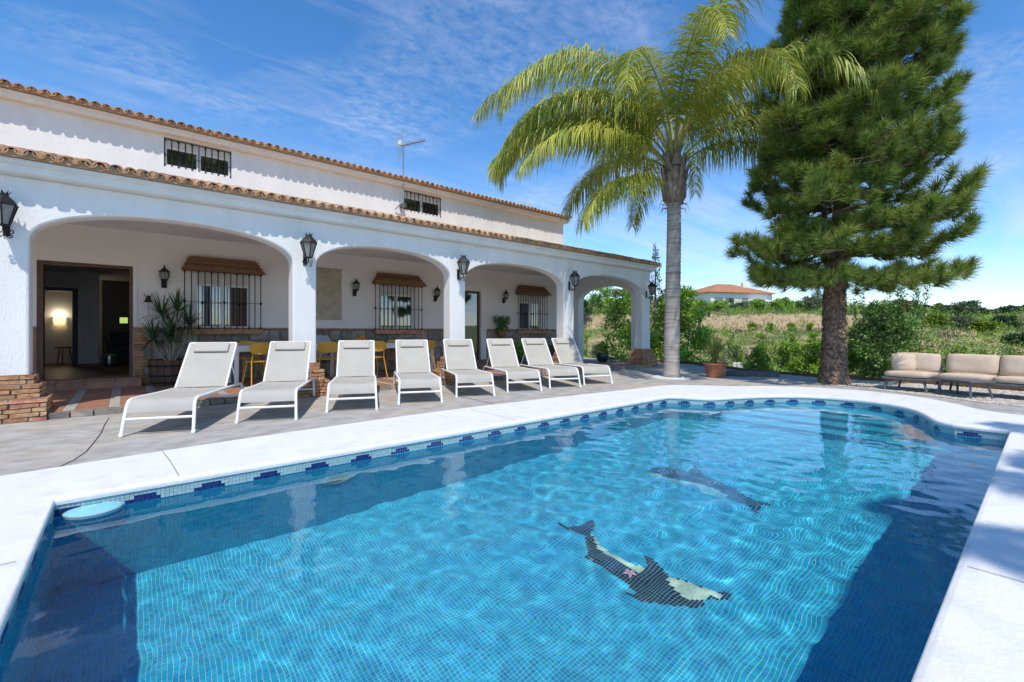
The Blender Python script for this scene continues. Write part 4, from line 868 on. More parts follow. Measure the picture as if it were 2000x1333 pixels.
ch = make_chair(); CH_ = [(1.84, 9.33, .12), (3.05, 9.34, -.08), (4.02, 9.30, .05), (5.24, 9.32, -.1), (1.95, 10.62, PI+.1), (2.88, 10.60, PI-.05), (4.10, 10.62, PI), (5.22, 10.60, PI+.08)]
CL = ['yellow metal chair between the first and second loungers', 'yellow metal chair mostly hidden behind the third lounger', 'yellow metal chair seen between the third and fourth loungers', 'yellow metal chair seen between the fourth and fifth loungers', 'yellow chair on the far side of the table beside the barrel planter', 'yellow chair on the far side of the table behind the second lounger', 'yellow chair on the far side of the table behind the third lounger', 'yellow chair on the far side of the table behind the fourth lounger']
for i, (x, y, a) in enumerate(CH_):
    o = ch if i == 0 else copy_tree(ch); o.location = (x, y, ZP+.003); o.rotation_euler = (0, 0, a); tag(o, CL[i], 'chair', 'yellow chairs round the porch tables')
o = empty('wicker_chair', (3.42, 10.72, ZP), PI); tag(o, 'pale round-backed wicker armchair at the table behind the second pillar', 'chair')
sm(MB().lathe([(.001, .40), (.24, .40), (.26, .42), (.24, .45), (.001, .45)], n=20, cap=False).build('seat', m_wicker, o)); bk = MB().lathe([(.001, -.012), (.27, -.012), (.285, 0), (.27, .012), (.001, .012)], n=28, cap=False); bk.v = [(p[0], -.22-p[2]-.12*(p[1]/.28), .72+p[1]) for p in bk.v]; sm(bk.build('backrest', m_wicker, o))
for sx in (-1, 1):
    for sy in (-1, 1): MB().tube([(sx*.17, sy*.17, .41), (sx*.21, sy*.21, 0)], .014, 6).build('leg', m_wicker, o)
TZ = ZP+.002+.737
o = empty('fruit_bowl', (3.98, 9.85, TZ)); tag(o, 'white footed dish heaped with oranges on the table', 'fruit bowl'); sm(MB().lathe([(.06, 0), (.05, .015), (.10, .035), (.16, .06), (.155, .062), (.09, .04), (.001, .03)], n=24, cap=False).build('dish', m_white, o))
k = 0
for (x, y, z) in [(.06, 0, .08), (-.05, .05, .08), (-.05, -.06, .08), (.03, .085, .085), (.02, -.09, .085), (.0, .0, .135), (.07, .05, .13)]:
    q = sm(MB().lathe([(.038*math.sin(PI*i/10)+1e-4, -.038*math.cos(PI*i/10)) for i in range(11)], n=14, cap=False).build('orange', m_orange)); q.location = (o.location.x+x, o.location.y+y, TZ+z+.002)
    k += 1; tag(q, 'orange in the white dish on the porch table, '+['right of the pile', 'left at the back', 'left at the front', 'behind', 'foremost', 'topmost in the middle', 'topmost at the right'][k-1], 'orange', 'oranges in the dish')
for x, l in ((4.75, 'white plate right of the orange dish on the porch table'), (2.3, 'white plate on the left porch table')):
    q = sm(MB().lathe([(.07, 0), (.13, .018), (.128, .02), (.07, .006), (.001, .005)], n=24, cap=False).build('plate', m_white)); q.location = (x, 9.8, TZ); tag(q, l, 'plate')
# ------------------------------------------------------------------ lounge set
def cushion(name, lx, ly, lz, mat, parent, loc, rot=(0, 0, 0), puff=.25):
    bm = bmesh.new(); bmesh.ops.create_cube(bm, size=2); bmesh.ops.subdivide_edges(bm, edges=list(bm.edges), cuts=5, use_grid_fill=True)
    for v in bm.verts:
        x, y, z = v.co; e = (1-abs(x)**6)*(1-abs(y)**6); rr_ = 1-.06*(x*x*y*y)
        v.co = Vector((x*lx/2*rr_*(1-.03*abs(z)), y*ly/2*rr_*(1-.03*abs(z)), z*lz/2*((1-puff)+puff*e)+.006*math.sin(x*5+y*3)*e))
    me = bpy.data.meshes.new(name); bm.to_mesh(me); bm.free(); me.materials.append(mat); me.polygons.foreach_set('use_smooth', [True]*len(me.polygons))
    o = bpy.data.objects.new(name, me); COL.objects.link(o); o.parent = parent; o.location = loc; o.rotation_euler = rot; return o
def sofa(name, x, y, rz, wd, dp, seats, label, pillow=False):
    # local x along the back, local y from front (0) to back (dp)
    o = empty(name, (x, y, .010), rz); tag(o, label, 'sofa'); MB().box(0, wd, 0, dp, .205, .245, bev=.006).build('frame', m_grey, o)
    bf = MB(); bf.box(.03, wd-.03, dp-.03, dp, .40, .44); bf.box(.03, wd-.03, dp-.03, dp, .28, .31); bf.box(0, .03, dp-.035, dp+.005, .246, .54); bf.box(wd-.03, wd, dp-.035, dp+.005, .246, .54); bf.build('back_frame', m_grey, o)
    for sx, ex in ((.07, -.05), (wd-.07, .05)):
        for sy, ey in ((.07, -.05), (dp-.08, .05)): MB().tube([(sx, sy, .206), (sx+ex, sy+ey, 0)], [.022, .016], 6).build('leg', m_grey, o)
    sw = wd/seats
    for k in range(seats):
        cushion('seat_cushion', sw-.012, dp-.05, .105, m_cush, o, (sw*(k+.5), dp/2-.02, .299)); cushion('back_cushion', sw+.004, .36, .15, m_cush, o, (sw*(k+.5), dp-.13, .505), (math.radians(76), random.gauss(0, .02), 0), .38)
    if pillow: cushion('throw_pillow', .36, .34, .13, m_cush, o, (.17, dp-.27, .50), (math.radians(76), 0, .5), .6)
    return o
def dirang(a, b): return math.atan2(b[1]-a[1], b[0]-a[0])
ra = math.radians(-99.5)
sofa('lounge_sofa', 10.76, 2.02, ra, .66, .72, 1, 'single beige sofa seat with a corner pillow, nearest the pine', True); sofa('lounge_sofa', 10.82, 1.30, ra, 1.36, .68, 2, 'two seat beige garden sofa at the right edge')
o = empty('coffee_table', (10.62, .92, .010), math.radians(-129)); tag(o, 'low grey coffee table in front of the two seat sofa', 'coffee table'); MB().box(-.31, .31, -.20, .20, .255, .285, bev=.006).build('table_top', m_grey, o)
for sx in (-1, 1):
    for sy in (-1, 1): MB().tube([(sx*.24, sy*.14, .256), (sx*.28, sy*.18, 0)], [.02, .015], 6).build('leg', m_grey, o)
# ------------------------------------------------------------------ foliage builders
def leaves(name, C, n, L_, mat, parent, wr=.42, up=.35, sh=.45, seed=0):
    """many single leaves through the volume of the ellipsoids C (cx,cy,cz,rx,ry,rz)"""
    g = np.random.default_rng(seed+len(C)*7+n); C = np.array(C, float); vol = C[:, 3]*C[:, 4]*C[:, 5]; idx = g.choice(len(C), n, p=(vol**.75)/np.sum(vol**.75))
    d = g.normal(size=(n, 3)); d /= np.linalg.norm(d, axis=1)[:, None]; rad = g.uniform(0, 1, n)**sh
    p = C[idx, :3]+d*rad[:, None]*C[idx, 3:]
    dr = d*.8+g.normal(size=(n, 3))*.75+np.array([0, 0, up]); dr /= np.linalg.norm(dr, axis=1)[:, None]
    s = np.cross(dr, d*.6+g.normal(size=(n, 3))*.6+np.array([0, 0, .3])); s /= np.maximum(np.linalg.norm(s, axis=1)[:, None], 1e-6); nrm = np.cross(s, dr)
    L1 = (L_*g.uniform(.6, 1.25, n))[:, None]; w = L1*wr*.5
    V = np.stack([p, p+dr*L1*.45+s*w+nrm*w*.35, p+dr*L1-nrm*L1*.12, p+dr*L1*.45-s*w+nrm*w*.35], 1).reshape(-1, 3)
    return raw(name, V, np.arange(4*n).reshape(-1, 4), mat, parent, smooth=True)
def clumps(rx, ry, h, n, g, z0=0, cr=.33, flat=1):
    out = []
    for k in range(n):
        a = g.uniform(0, 2*PI); q = g.uniform(0, 1)**.5; zf = g.uniform(.08, .95); prof = math.sin(PI*min(1, .18+zf*.78))**.6
        r = cr*g.uniform(.7, 1.25); out.append((rx*q*prof*.85*math.cos(a), ry*q*prof*.85*math.sin(a), z0+h*zf, r*min(rx, h)*1.1, r*min(ry, h)*1.1, r*min(rx, h)*.85*flat))
    return out
def bush(name, loc, rx, ry, h, nc, nl, L_, mat, label, cat='shrub', group=None, seed=0, z0=0, stems=4, wr=.42, up=.35, cr=.33):
    g = np.random.default_rng(seed+11); o = empty(name, loc); tag(o, label, cat, group); C = clumps(rx, ry, h, nc, g, z0, cr)
    leaves('foliage', C, nl, L_, mat, o, wr, up, seed=seed)
    for k in range(stems):
        c = C[g.integers(len(C))]; sm(MB().tube([(g.normal(0, .05)*rx, g.normal(0, .05)*ry, -.05), (c[0]*.35, c[1]*.35, c[2]*.5), (c[0]*.9, c[1]*.9, c[2])], [.03*h**.5, .02*h**.5, .006], 6).build('stem', m_branch, o))
    return o
def tree(name, loc, h, cr_, zc, nc, nl, L_, mat, label, group=None, seed=0, flat=.8, cat='tree', tr_=.06, up=.2):
    g = np.random.default_rng(seed+5); o = empty(name, loc); tag(o, label, cat, group)
    C = clumps(cr_, cr_, h-zc, nc, g, zc, .34, flat); leaves('crown', C, nl, L_, mat, o, .5, up, seed=seed)
    sm(MB().tube([(0, 0, -.3), (.03*h, 0, zc*.6), (.01*h, .03*h, zc+(h-zc)*.5)], [tr_*1.3, tr_, tr_*.4], 8).build('trunk', m_branch, o))
    for k in range(5):
        c = C[g.integers(len(C))]; sm(MB().tube([(.02*h, 0, zc*.75), (c[0]*.5, c[1]*.5, zc*.6+c[2]*.4), (c[0]*.9, c[1]*.9, c[2])], [tr_*.5, tr_*.3, tr_*.1], 6).build('limb', m_branch, o))
    return o
def rosette(mb, c, n, L_, wd, g, e0=-.3, e1=1.3, droop=.9):
    for k in range(n):
        a = g.uniform(0, 2*PI); el = g.uniform(e0, e1); ln_ = L_*g.uniform(.7, 1.15); p = Vector(c); pts = []; d = Vector((math.cos(a)*math.cos(el), math.sin(a)*math.cos(el), math.sin(el))); sd = Vector((-math.sin(a), math.cos(a), 0))
        for i in range(5): pts.append(p.copy()); p = p+d*ln_/4; d = (d+Vector((0, 0, -droop*.12*(i+1)*math.cos(el)))).normalized()
        ws = [wd*.6, wd, wd*.85, wd*.5, .001]; vs = [q for i, p_ in enumerate(pts) for q in (p_-sd*ws[i]/2, p_+sd*ws[i]/2)]
        mb.add(vs, [(2*i, 2*i+1, 2*i+3, 2*i+2) for i in range(4)])
# ------------------------------------------------------------------ potted plants
t = (333-1000)/890; r = FW+RT*t; d = 10.68/r[1]
o = empty('potted_dracaena', (r[0]*d, 10.66, ZP+.002)); tag(o, 'spiky dracaena in a half barrel planter beside the open door', 'potted plant')
brl = sm(MB().lathe([(.25, 0), (.295, .16), (.318, .38), (.328, .47), (.31, .47), (.305, .43), (.001, .425)], n=24, cap=False).build('barrel', m_soil, o))
for k in range(18):
    a0 = 2*PI*k/18; R_ = Matrix.Rotation(a0, 3, 'Z'); pts = [(.253, 0), (.298, .16), (.321, .38), (.331, .475)]; w_ = PI/18*.94; mb = MB()
    vs = [R_ @ Vector((q*math.cos(s*w_), q*math.sin(s*w_), z)) for q, z in pts for s in (-1, 1)]+[R_ @ Vector(((q+.014)*math.cos(s*w_*.96), (q+.014)*math.sin(s*w_*.96), z)) for q, z in pts for s in (-1, 1)]
    mb.add(vs, [(8+2*i, 8+2*i+1, 8+2*i+3, 8+2*i+2) for i in range(3)]+[(2*i, 2*i+2, 8+2*i+2, 8+2*i) for i in range(3)]+[(2*i+1, 8+2*i+1, 8+2*i+3, 2*i+3) for i in range(3)]+[(6, 7, 15, 14), (0, 8, 9, 1)]); mb.build('stave', m_barrel, brl)
for z, q in ((.06, .286), (.19, .318), (.37, .337)): sm(MB().lathe([(q, -.018), (q+.006, -.018), (q+.012, .018), (q+.003, .018)], c=(0, 0, z), n=24, cap=False).build('hoop', m_iron, brl))
g = np.random.default_rng(4)
for (dx_, dy_, hh) in ((-.06, .02, 1.30), (.05, -.02, 1.38), (.02, .05, .95), (-.12, -.06, .86), (.14, .02, 1.12), (-.02, -.1, .92)):
    sm(MB().tube([(dx_*.3, dy_*.3, .42), (dx_*1.3, dy_*1.2, hh*.65), (dx_*2.1, dy_*2, hh)], [.022, .018, .014], 7).build('stem', M('pale_stem', (.42, .36, .27), (.3, .25, .18), 20, rough=.9), o))
    mb = MB(); rosette(mb, (dx_*2.1, dy_*2, hh), 54, .46, .028, g, -.6, 1.4); mb.build('leaf_rosette', m_drac, o)
p = PX(1397, 890*CAMH/(737-649)); o = empty('potted_reed', p); tag(o, 'terracotta pot with tall yellowish reedy plant beside the palm', 'potted plant')
sm(MB().lathe([(.17, 0), (.20, .02), (.235, .27), (.285, .31), (.285, .34), (.265, .34), (.23, .30), (.001, .29)], n=28, cap=False).build('pot', m_pot, o), 35)
mb = MB(); g = np.random.default_rng(8)
for k in range(170):
    a = g.uniform(0, 6.28); b = g.uniform(0, .15); rosette(mb, (b*math.cos(a), b*math.sin(a), .30+g.uniform(0, .35)), 1, .55, .016, g, .5, 1.5, .7)
mb.build('leaves', m_grassleaf, o)
p = PX(1229, 890*(CAMH-.12)/(703-649)); p = Vector((11.95, 8.75, .0)); o = empty('potted_shrub', (12.02, 9.55, ZP)); tag(o, 'dark green glazed pot with leafy shrub beside the corner pillar', 'potted plant')
sm(MB().lathe([(.10, 0), (.16, .05), (.20, .16), (.21, .27), (.19, .30), (.17, .28), (.001, .27)], n=24, cap=False).build('pot', m_gpot, o)); leaves('foliage', [(0, 0, .42, .26, .26, .16), (.1, .05, .52, .16, .16, .14)], 420, .09, m_citrus, o)
o = empty('wall_planter', (8.80, VB-.05, .95)); tag(o, 'trailing leafy plant in a bracket pot left of the third window', 'potted plant')
sm(MB().lathe([(.09, 0), (.13, .16), (.14, .2), (.12, .2), (.001, .18)], c=(0, -.15, 0), n=18, cap=False).build('pot', m_pot, o)); leaves('foliage', [(0, -.17, .30, .24, .16, .20), (-.05, -.17, .05, .16, .12, .25), (.12, -.16, .48, .24, .12, .14), (-.14, -.15, .52, .16, .1, .12)], 620, .085, m_shrub, o)
for x, l in ((9.35, 'small pot plant on the porch floor under the hanging plant'), (11.2, 'small pot plant on the porch floor right of the third window')):
    o = empty('floor_pot_plant', (x, 10.75, ZP)); tag(o, l, 'potted plant'); sm(MB().lathe([(.10, 0), (.14, .2), (.15, .24), (.13, .24), (.001, .22)], n=18, cap=False).build('pot', m_gpot, o)); leaves('foliage', [(0, 0, .42, .2, .18, .22)], 380, .11, m_citrus, o)
# ------------------------------------------------------------------ palms
def frond(parent, base, az, el0, Ln, curl, g, Lm=1.0, nl=215, mat=m_palmleaf):
    n = 40; pts = []; tn = []; p = np.array(base, float); hz = np.array([math.cos(az), math.sin(az), 0]); sdv = np.array([-math.sin(az), math.cos(az), 0]); tw = g.normal(0, .12)
    for i in range(n+1):
        s = i/n; el = el0-curl*s**.95; tdir = hz*math.cos(el)+np.array([0, 0, math.sin(el)])+sdv*tw*s*s; tdir /= np.linalg.norm(tdir); pts.append(p.copy()); tn.append(tdir); p = p+tdir*Ln/n
    pts = np.array(pts); tn = np.array(tn); mb = MB(); mb.m = 0
    mb.tube([tuple(q) for q in pts[::2]], [max(.030*(1-i/(n/2))**.8, .004) for i in range(n//2+1)], 6)
    S = np.repeat(np.linspace(.15, .995, nl), 2)+g.normal(0, .004, 2*nl); S = np.clip(S, .12, .999); sg = np.tile([1., -1.], nl); m = len(S)
    P0 = np.stack([np.interp(S, np.linspace(0, 1, n+1), pts[:, k]) for k in range(3)], 1); T0 = np.stack([np.interp(S, np.linspace(0, 1, n+1), tn[:, k]) for k in range(3)], 1)
    upv = np.cross(T0, np.tile(sdv, (m, 1))); upv *= np.sign(upv[:, 2:3]+1e-9)
    D = sdv*(sg*g.uniform(.65, 1., m))[:, None]+T0*(.35+.55*S+g.normal(0, .12, m))[:, None]+upv*g.uniform(-.35, .40, m)[:, None]; D /= np.linalg.norm(D, axis=1)[:, None]
    ll = Lm*np.sin(PI*np.clip(.14+.80*S, 0, 1))**.55*g.uniform(.75, 1.12, m); W = .026*g.uniform(.7, 1.1, m)*np.clip(ll/Lm+.3, 0, 1); seg = 5; P = P0; Vs = []; gr = g.uniform(.5, 1.5, m)[:, None]
    wf = [.55, 1, .95, .75, .45, .04]
    for k in range(seg+1):
        wv = T0-D*np.sum(T0*D, 1)[:, None]; wv /= np.maximum(np.linalg.norm(wv, axis=1)[:, None], 1e-6); Vs.append(P-wv*(W*wf[k]/2)[:, None]); Vs.append(P+wv*(W*wf[k]/2)[:, None])
        P = P+D*(ll/seg)[:, None]; D = D+np.array([0, 0, -1.])*gr*.62; D /= np.linalg.norm(D, axis=1)[:, None]
    A = np.stack(Vs, 1); k0 = 2*(seg+1); Fq = np.concatenate([np.array([[2*k, 2*k+1, 2*k+3, 2*k+2]])+k0*np.arange(m)[:, None] for k in range(seg)])
    b = len(mb.v); V = np.concatenate([np.array(mb.v), A.reshape(-1, 3)]); F = mb.f+[tuple(int(x) for x in q) for q in (Fq+b)]
    return raw('frond', V, F, [m_rachis, mat], parent, mi=[0]*len(mb.f)+[1]*len(Fq))
CA = math.atan2(RT[1], RT[0])                      # azimuth of the camera's right hand side
def palm(name, loc, ht, r0, FR, label, seed, rings_=46):
    g = np.random.default_rng(seed); o = empty(name, loc); tag(o, label, 'palm tree'); pr = []; lean = g.normal(0, .01)
    for k in range(rings_*2+1):
        t = k/(rings_*2); z = ht*t; r = r0*(1-.16*t)+.06*r0*math.exp(-z*5)+(.007 if k % 2 else -.007)*g.uniform(.3, 1.3); pr.append((r, z))
    tr = MB().lathe(pr, n=24); tr.v = [(p[0]+.05*math.sin(p[2]*.6), p[1]+.03*math.sin(p[2]*.8+1), p[2]) for p in tr.v]; sm(tr.build('trunk', m_trunkpalm, o), 60)
    tx_, ty_ = .05*math.sin(ht*.6), .03*math.sin(ht*.8+1)
    sm(MB().lathe([(r0*.8, -.05), (r0*1.3, .06), (r0*1.5, .3), (r0*1.35, .6), (r0*.8, 1.0), (r0*.35, 1.35), (.02, 1.5)], c=(tx_, ty_, ht), n=18).build('crown_shaft', m_boot, o))
    for k in range(22):
        a = k*2.4; z = ht+.0+.042*k; r = r0*(1.42-.35*abs(k/22-.35)); tip = g.uniform(.22, .5); R_ = Matrix.Rotation(a, 3, 'Z'); mb = MB(); w_ = .11*g.uniform(.8, 1.2)
        sec = [(r*.95, 0, w_), (r*1.08, tip*.35, w_*.75), (r*1.12, tip*.7, w_*.45), (r*1.18, tip, w_*.28)]
        vs = [R_ @ Vector((q+e, s*w2, zz)) for q, zz, w2 in sec for e, s in ((0, -1), (.03, 0), (0, 1), (-.02, 0))]
        mb.add(vs, [(4*i+j, 4*i+(j+1) % 4, 4*i+4+(j+1) % 4, 4*i+4+j) for i in range(3) for j in range(4)]+[(12, 13, 14, 15), (3, 2, 1, 0)]); q = mb.build('leaf_base', m_boot, o); q.location = (tx_, ty_, z)
    for k in range(26):
        a = g.uniform(0, 6.28); q = MB().tube([(r0*1.0*math.cos(a), r0*math.sin(a), 0), (r0*1.5*math.cos(a), r0*1.5*math.sin(a), g.uniform(-.02, .05)), (r0*1.9*math.cos(a+.2), r0*1.9*math.sin(a+.2), g.uniform(-.2, .02))], [.012, .008, .002], 4).build('fibre', m_boot, o); q.location = (tx_, ty_, ht-.02+g.uniform(-.12, .1))
    for az, el, ln_, cu, dz in FR: frond(o, (tx_+.10*math.cos(CA+math.radians(az)), ty_+.10*math.sin(CA+math.radians(az)), ht+.85+dz), CA+math.radians(az), math.radians(el), ln_, math.radians(cu), g)
    return o
d0 = 890*CAMH/(738-649); p = PX(1313, d0)
FR = [(184, 52, 4.9, 108, -.05), (172, 58, 5.0, 108, .0), (196, 46, 4.4, 104, -.1), (205, 22, 3.0, 90, -.5), (178, 78, 6.0, 168, .25), (162, 82, 6.3, 165, .2), (200, 86, 5.9, 160, .3), (188, 70, 5.6, 150, .15), (170, 66, 5.3, 132, .1),
      (2, 70, 5.2, 150, .25), (-14, 52, 4.3, 108, .1), (8, 44, 4.2, 94, .0), (24, 78, 5.5, 150, .2), (-8, 82, 5.8, 160, .3), (85, 86, 5.4, 140, .4), (165, 86, 6.4, 142, .4), (15, 86, 6.4, 140, .4), (280, 86, 6.2, 135, .4), (110, 74, 5.0, 142, .2), (60, 78, 5.2, 150, .25), (262, 86, 5.0, 158, .35), (285, 74, 4.6, 152, .2), (235, 76, 4.8, 150, .2), (315, 78, 5.0, 152, .25), (90, 46, 4.2, 110, .0), (130, 50, 4.0, 108, -.1)]
palm('palm_tree', p, 4.14, .185, FR, 'tall feathery palm with drooping fronds in front of the porch end', 21)
rg = tag(sm(MB().lathe([(.20, .002), (.20, .022), (.40, .026), (.47, .018), (.48, .002)], n=40, cap=False).build('tree_ring', m_ring)), 'white stone ring around the foot of the palm trunk', 'tree ring'); rg.location = p
FB = [(a, e, 2.8, c, .1) for a, e, c in zip(range(0, 360, 36), [38, 66, 48, 74, 30, 60, 44, 70, 36, 64], [85, 110, 95, 115, 80, 105, 90, 112, 86, 108])]
palm('palm_tree', (.67, -6.95, 0), 8.8, .17, FB, 'palm outside the frame shading the near part of the right coping', 32, 80)
palm('palm_tree', (3.3, -7.0, 0), 8.8, .17, FB, 'palm outside the frame shading the far part of the right coping', 33, 80)
# ------------------------------------------------------------------ pine
def pine(loc, seed=2):
    g = np.random.default_rng(seed); o = empty('pine_tree', loc); tag(o, 'tall dense long needled pine with shaggy brown trunk beside the sofas', 'pine tree')
    axis = lambda z: np.array([RT[0], RT[1], 0])*(.012*z+.085*max(z-2.2, 0))+np.array([0, 0, z])
    zs = np.linspace(0, 13, 40); mb = MB(); rad = lambda z: .205*(1-z/14.5)+.085*math.exp(-z*3.2)
    mb.tube([tuple(axis(z)) for z in zs], [max(rad(z), .02) for z in zs], 18); sm(mb.build('trunk', m_bark, o))
    n = 2600; z = g.uniform(.0, 3.4, n); a = g.uniform(0, 2*PI, n); R_ = np.array([rad(q) for q in z])*.97; c = np.array([axis(q) for q in z]); dn = np.stack([np.cos(a), np.sin(a), 0*a], 1); tg = np.stack([-np.sin(a), np.cos(a), 0*a], 1)
    w_ = g.uniform(.015, .042, n)[:, None]; hh = g.uniform(.035, .10, n)[:, None]; P = c+dn*R_[:, None]; up = np.array([[0, 0, 1.]])
    V = np.stack([P-tg*w_+up*hh*.2, P+tg*w_+up*hh*.2, P+tg*w_*.6-up*hh+dn*hh*.55, P-tg*w_*.6-up*hh+dn*hh*.45], 1).reshape(-1, 3); q = raw('bark_scales', V, np.arange(4*n).reshape(-1, 4), m_bark, o); q['kind'] = 'stuff'
    TP_, TA = [], []; lb = MB(); z = 2.35
    while z < 12.6:
        Rz = 1.80 if z < 4 else (1.80-.05*(z-4) if z < 8 else max(1.6*(12.9-z)/4.9, .25)); nb = 9 if z < 9 else 7; a0 = g.uniform(0, 6.28)
        for k in range(nb):
            a = a0+2*PI*k/nb+g.normal(0, .16); Lb = Rz*g.uniform(.78, 1.12); e0 = math.radians(np.interp(z, [2.3, 4, 6.5, 12], [-4, 8, 24, 40]))+g.normal(0, .08); p = axis(z); hz = np.array([math.cos(a), math.sin(a), 0]); pts = [p.copy()]; nseg = 9; el = e0; dirs = []
            for i in range(nseg):
                el2 = el-.22*math.sin(PI*i/nseg)+.55*(i/nseg)**2.5; dv = hz*math.cos(el2)+np.array([0, 0, math.sin(el2)]); p = p+dv*Lb/nseg; pts.append(p.copy()); dirs.append(dv)
            lb.tube([tuple(q) for q in pts], [max(.042*(1-i/(nseg+.6)), .008)*(.6+.4*Lb/2.3) for i in range(nseg+1)], 5)
            sdv = np.array([-math.sin(a), math.cos(a), 0]); TP_.append(pts[-1]); TA.append(dirs[-1]*.7+np.array([0, 0, .5]))
            for i in range(2, nseg+1):
                for s in (-1, 1):
                    if g.uniform() < .2: continue
                    off = Lb*.30*math.sin(PI*min(1, i/nseg*.85+.05))*g.uniform(.45, 1.15); q = pts[i]+sdv*s*off+dirs[min(i, nseg-1)]*off*.5+np.array([0, 0, g.uniform(-.06, .16)]); TP_.append(q); TA.append(dirs[min(i, nseg-1)]*.55+sdv*s*.5+np.array([0, 0, .62])+g.normal(0, .12, 3))
                    lb.tube([tuple(pts[i]), tuple((pts[i]+q)/2+np.array([0, 0, -.03])), tuple(q)], [.012, .010, .006], 4)
        z += .43 if z < 8 else .46
    lb.build('branches', m_branch, o)
    TP_ = np.array(TP_); TA = np.array(TA); TA /= np.linalg.norm(TA, axis=1)[:, None]; m = 190; nT = len(TP_)
    B = np.repeat(TP_, m, 0); A = np.repeat(TA, m, 0); N_ = nT*m; s = g.uniform(0, 1, N_); Ls = np.repeat(g.uniform(.16, .30, nT), m)
    rv = g.normal(size=(N_, 3)); rv -= A*np.sum(rv*A, 1)[:, None]; rv /= np.linalg.norm(rv, axis=1)[:, None]; al = g.uniform(.05, 1.0, N_)**.6*1.65*(1-.25*s)
    D = A*np.cos(al)[:, None]+rv*np.sin(al)[:, None]+np.array([0, 0, .12]); D /= np.linalg.norm(D, axis=1)[:, None]; P = B+A*((s-.65)*Ls)[:, None]; ln_ = (g.uniform(.15, .26, N_)*np.repeat(g.uniform(.75, 1.3, nT), m))[:, None]
    w_ = np.cross(D, g.normal(size=(N_, 3))); w_ /= np.linalg.norm(w_, axis=1)[:, None]; w_ *= .0062; T = P+D*ln_+np.array([0, 0, -.012])
    V = np.stack([P-w_, P+w_, T], 1).reshape(-1, 3); raw('crown', V, np.arange(3*N_).reshape(-1, 3), m_needle, o); return o
pine(PX(1628, 890*CAMH/(750-649)))
# ------------------------------------------------------------------ garden and hillside planting
def gz_(p): return float(land(p.x, p.y))
def atg(x, d): p = PX(x, d); p.z = gz_(p); return p
def H(y, d): return CAMH-(y-649)/890*d          # height seen at photo row y
def bush_at(x, d, wpx, ytop, *a, **k):
    p = atg(x, d); h = max(H(ytop, d)-p.z, .3); rx = wpx/890*d/2; nm, nc, nl, L_, mat, label = a; return bush(nm, p, rx, rx*.9, h, nc, nl, L_, mat, label, **k)
bush_at(1215, 17.2, 125, 568, 'citrus_tree', 60, 9500, .15, m_citrus, 'rounded glossy citrus tree seen through the open corner arch', cat='tree', seed=1, cr=.26)
bush_at(1335, 16.6, 140, 556, 'citrus_tree', 60, 9500, .15, m_citrus, 'big glossy citrus tree standing behind the palm trunk', cat='tree', seed=2, cr=.26)
bush_at(1728, 13.2, 150, 596, 'tall_shrub', 70, 13000, .11, m_shrub, 'tall upright dark green shrub between the pine and the sofas', seed=3, cr=.24)
o = [x for x in bpy.data.objects if x.name == 'tall_shrub'][0]; g = np.random.default_rng(9)
for k in range(12):
    a = g.uniform(0, 6.28); q = g.uniform(.1, .75); hh = 2.6+g.uniform(0, .75); b = Vector((q*math.cos(a), q*math.sin(a), 1.6)); e = Vector((q*1.25*math.cos(a), q*1.25*math.sin(a), hh+.35)); MB().tube([b, (b+e)/2, e], [.012, .009, .004], 5).build('shoot', m_branch, o); leaves('shoot_leaves', [tuple((b+(e-b)*f))+(.07, .07, .13) for f in np.linspace(.5, 1, 6)], 110, .10, m_shrub, o, up=.9, seed=k)
for i, (x, d, w_, yt) in enumerate([(1480, 14.8, 60, 682), (1520, 15.2, 75, 664), (1562, 15.0, 80, 668), (1600, 14.6, 70, 660), (1655, 13.8, 60, 668)]):
    bush_at(x, d, w_, yt, 'green_shrub', 26, 3000, .11, m_bright, ['low bright green shrub nearest the terracotta pot', 'bright green shrub second from the terracotta pot', 'bright green shrub midway between the terracotta pot and the pine', 'bright green shrub just left of the pine trunk', 'bright green shrub just right of the pine trunk'][i], group='bright shrubs below the terrace', seed=20+i)
for i, x in enumerate((1800, 1860, 1925, 1990)): bush_at(x, 13.0-.004*(x-1800), 78, 678+.05*(x-1800), 'hedge_bush', 22, 2400, .10, m_hedge, ['yellow green hedge bush behind the single sofa seat', 'yellow green hedge bush behind the middle back cushion', 'yellow green hedge bush behind the last back cushion', 'yellow green hedge bush at the right edge behind the sofas'][i], group='hedge behind the sofas', seed=30+i)
for i, (x, d, w_, yt, m_, nm, l) in enumerate([(1165, 19, 40, 672, m_sage, 'sage_bush', 'silvery low bush under the open corner arch'), (1145, 20, 36, 650, m_bright, 'green_shrub', 'yellow green bush at the left foot of the open corner arch'), (1415, 17, 34, 690, m_sage, 'sage_bush', 'silvery bush right of the big citrus tree'), (1440, 20, 40, 676, m_olive, 'dry_bush', 'dry grey bush beyond the terracotta pot'), (1375, 14.6, 36, 700, m_sage, 'sage_bush', 'silvery low bush at the foot of the big citrus tree')]):
    bush_at(x, d, w_, yt, nm, 14, 1300, .09, m_, l, seed=40+i)
gi = 0
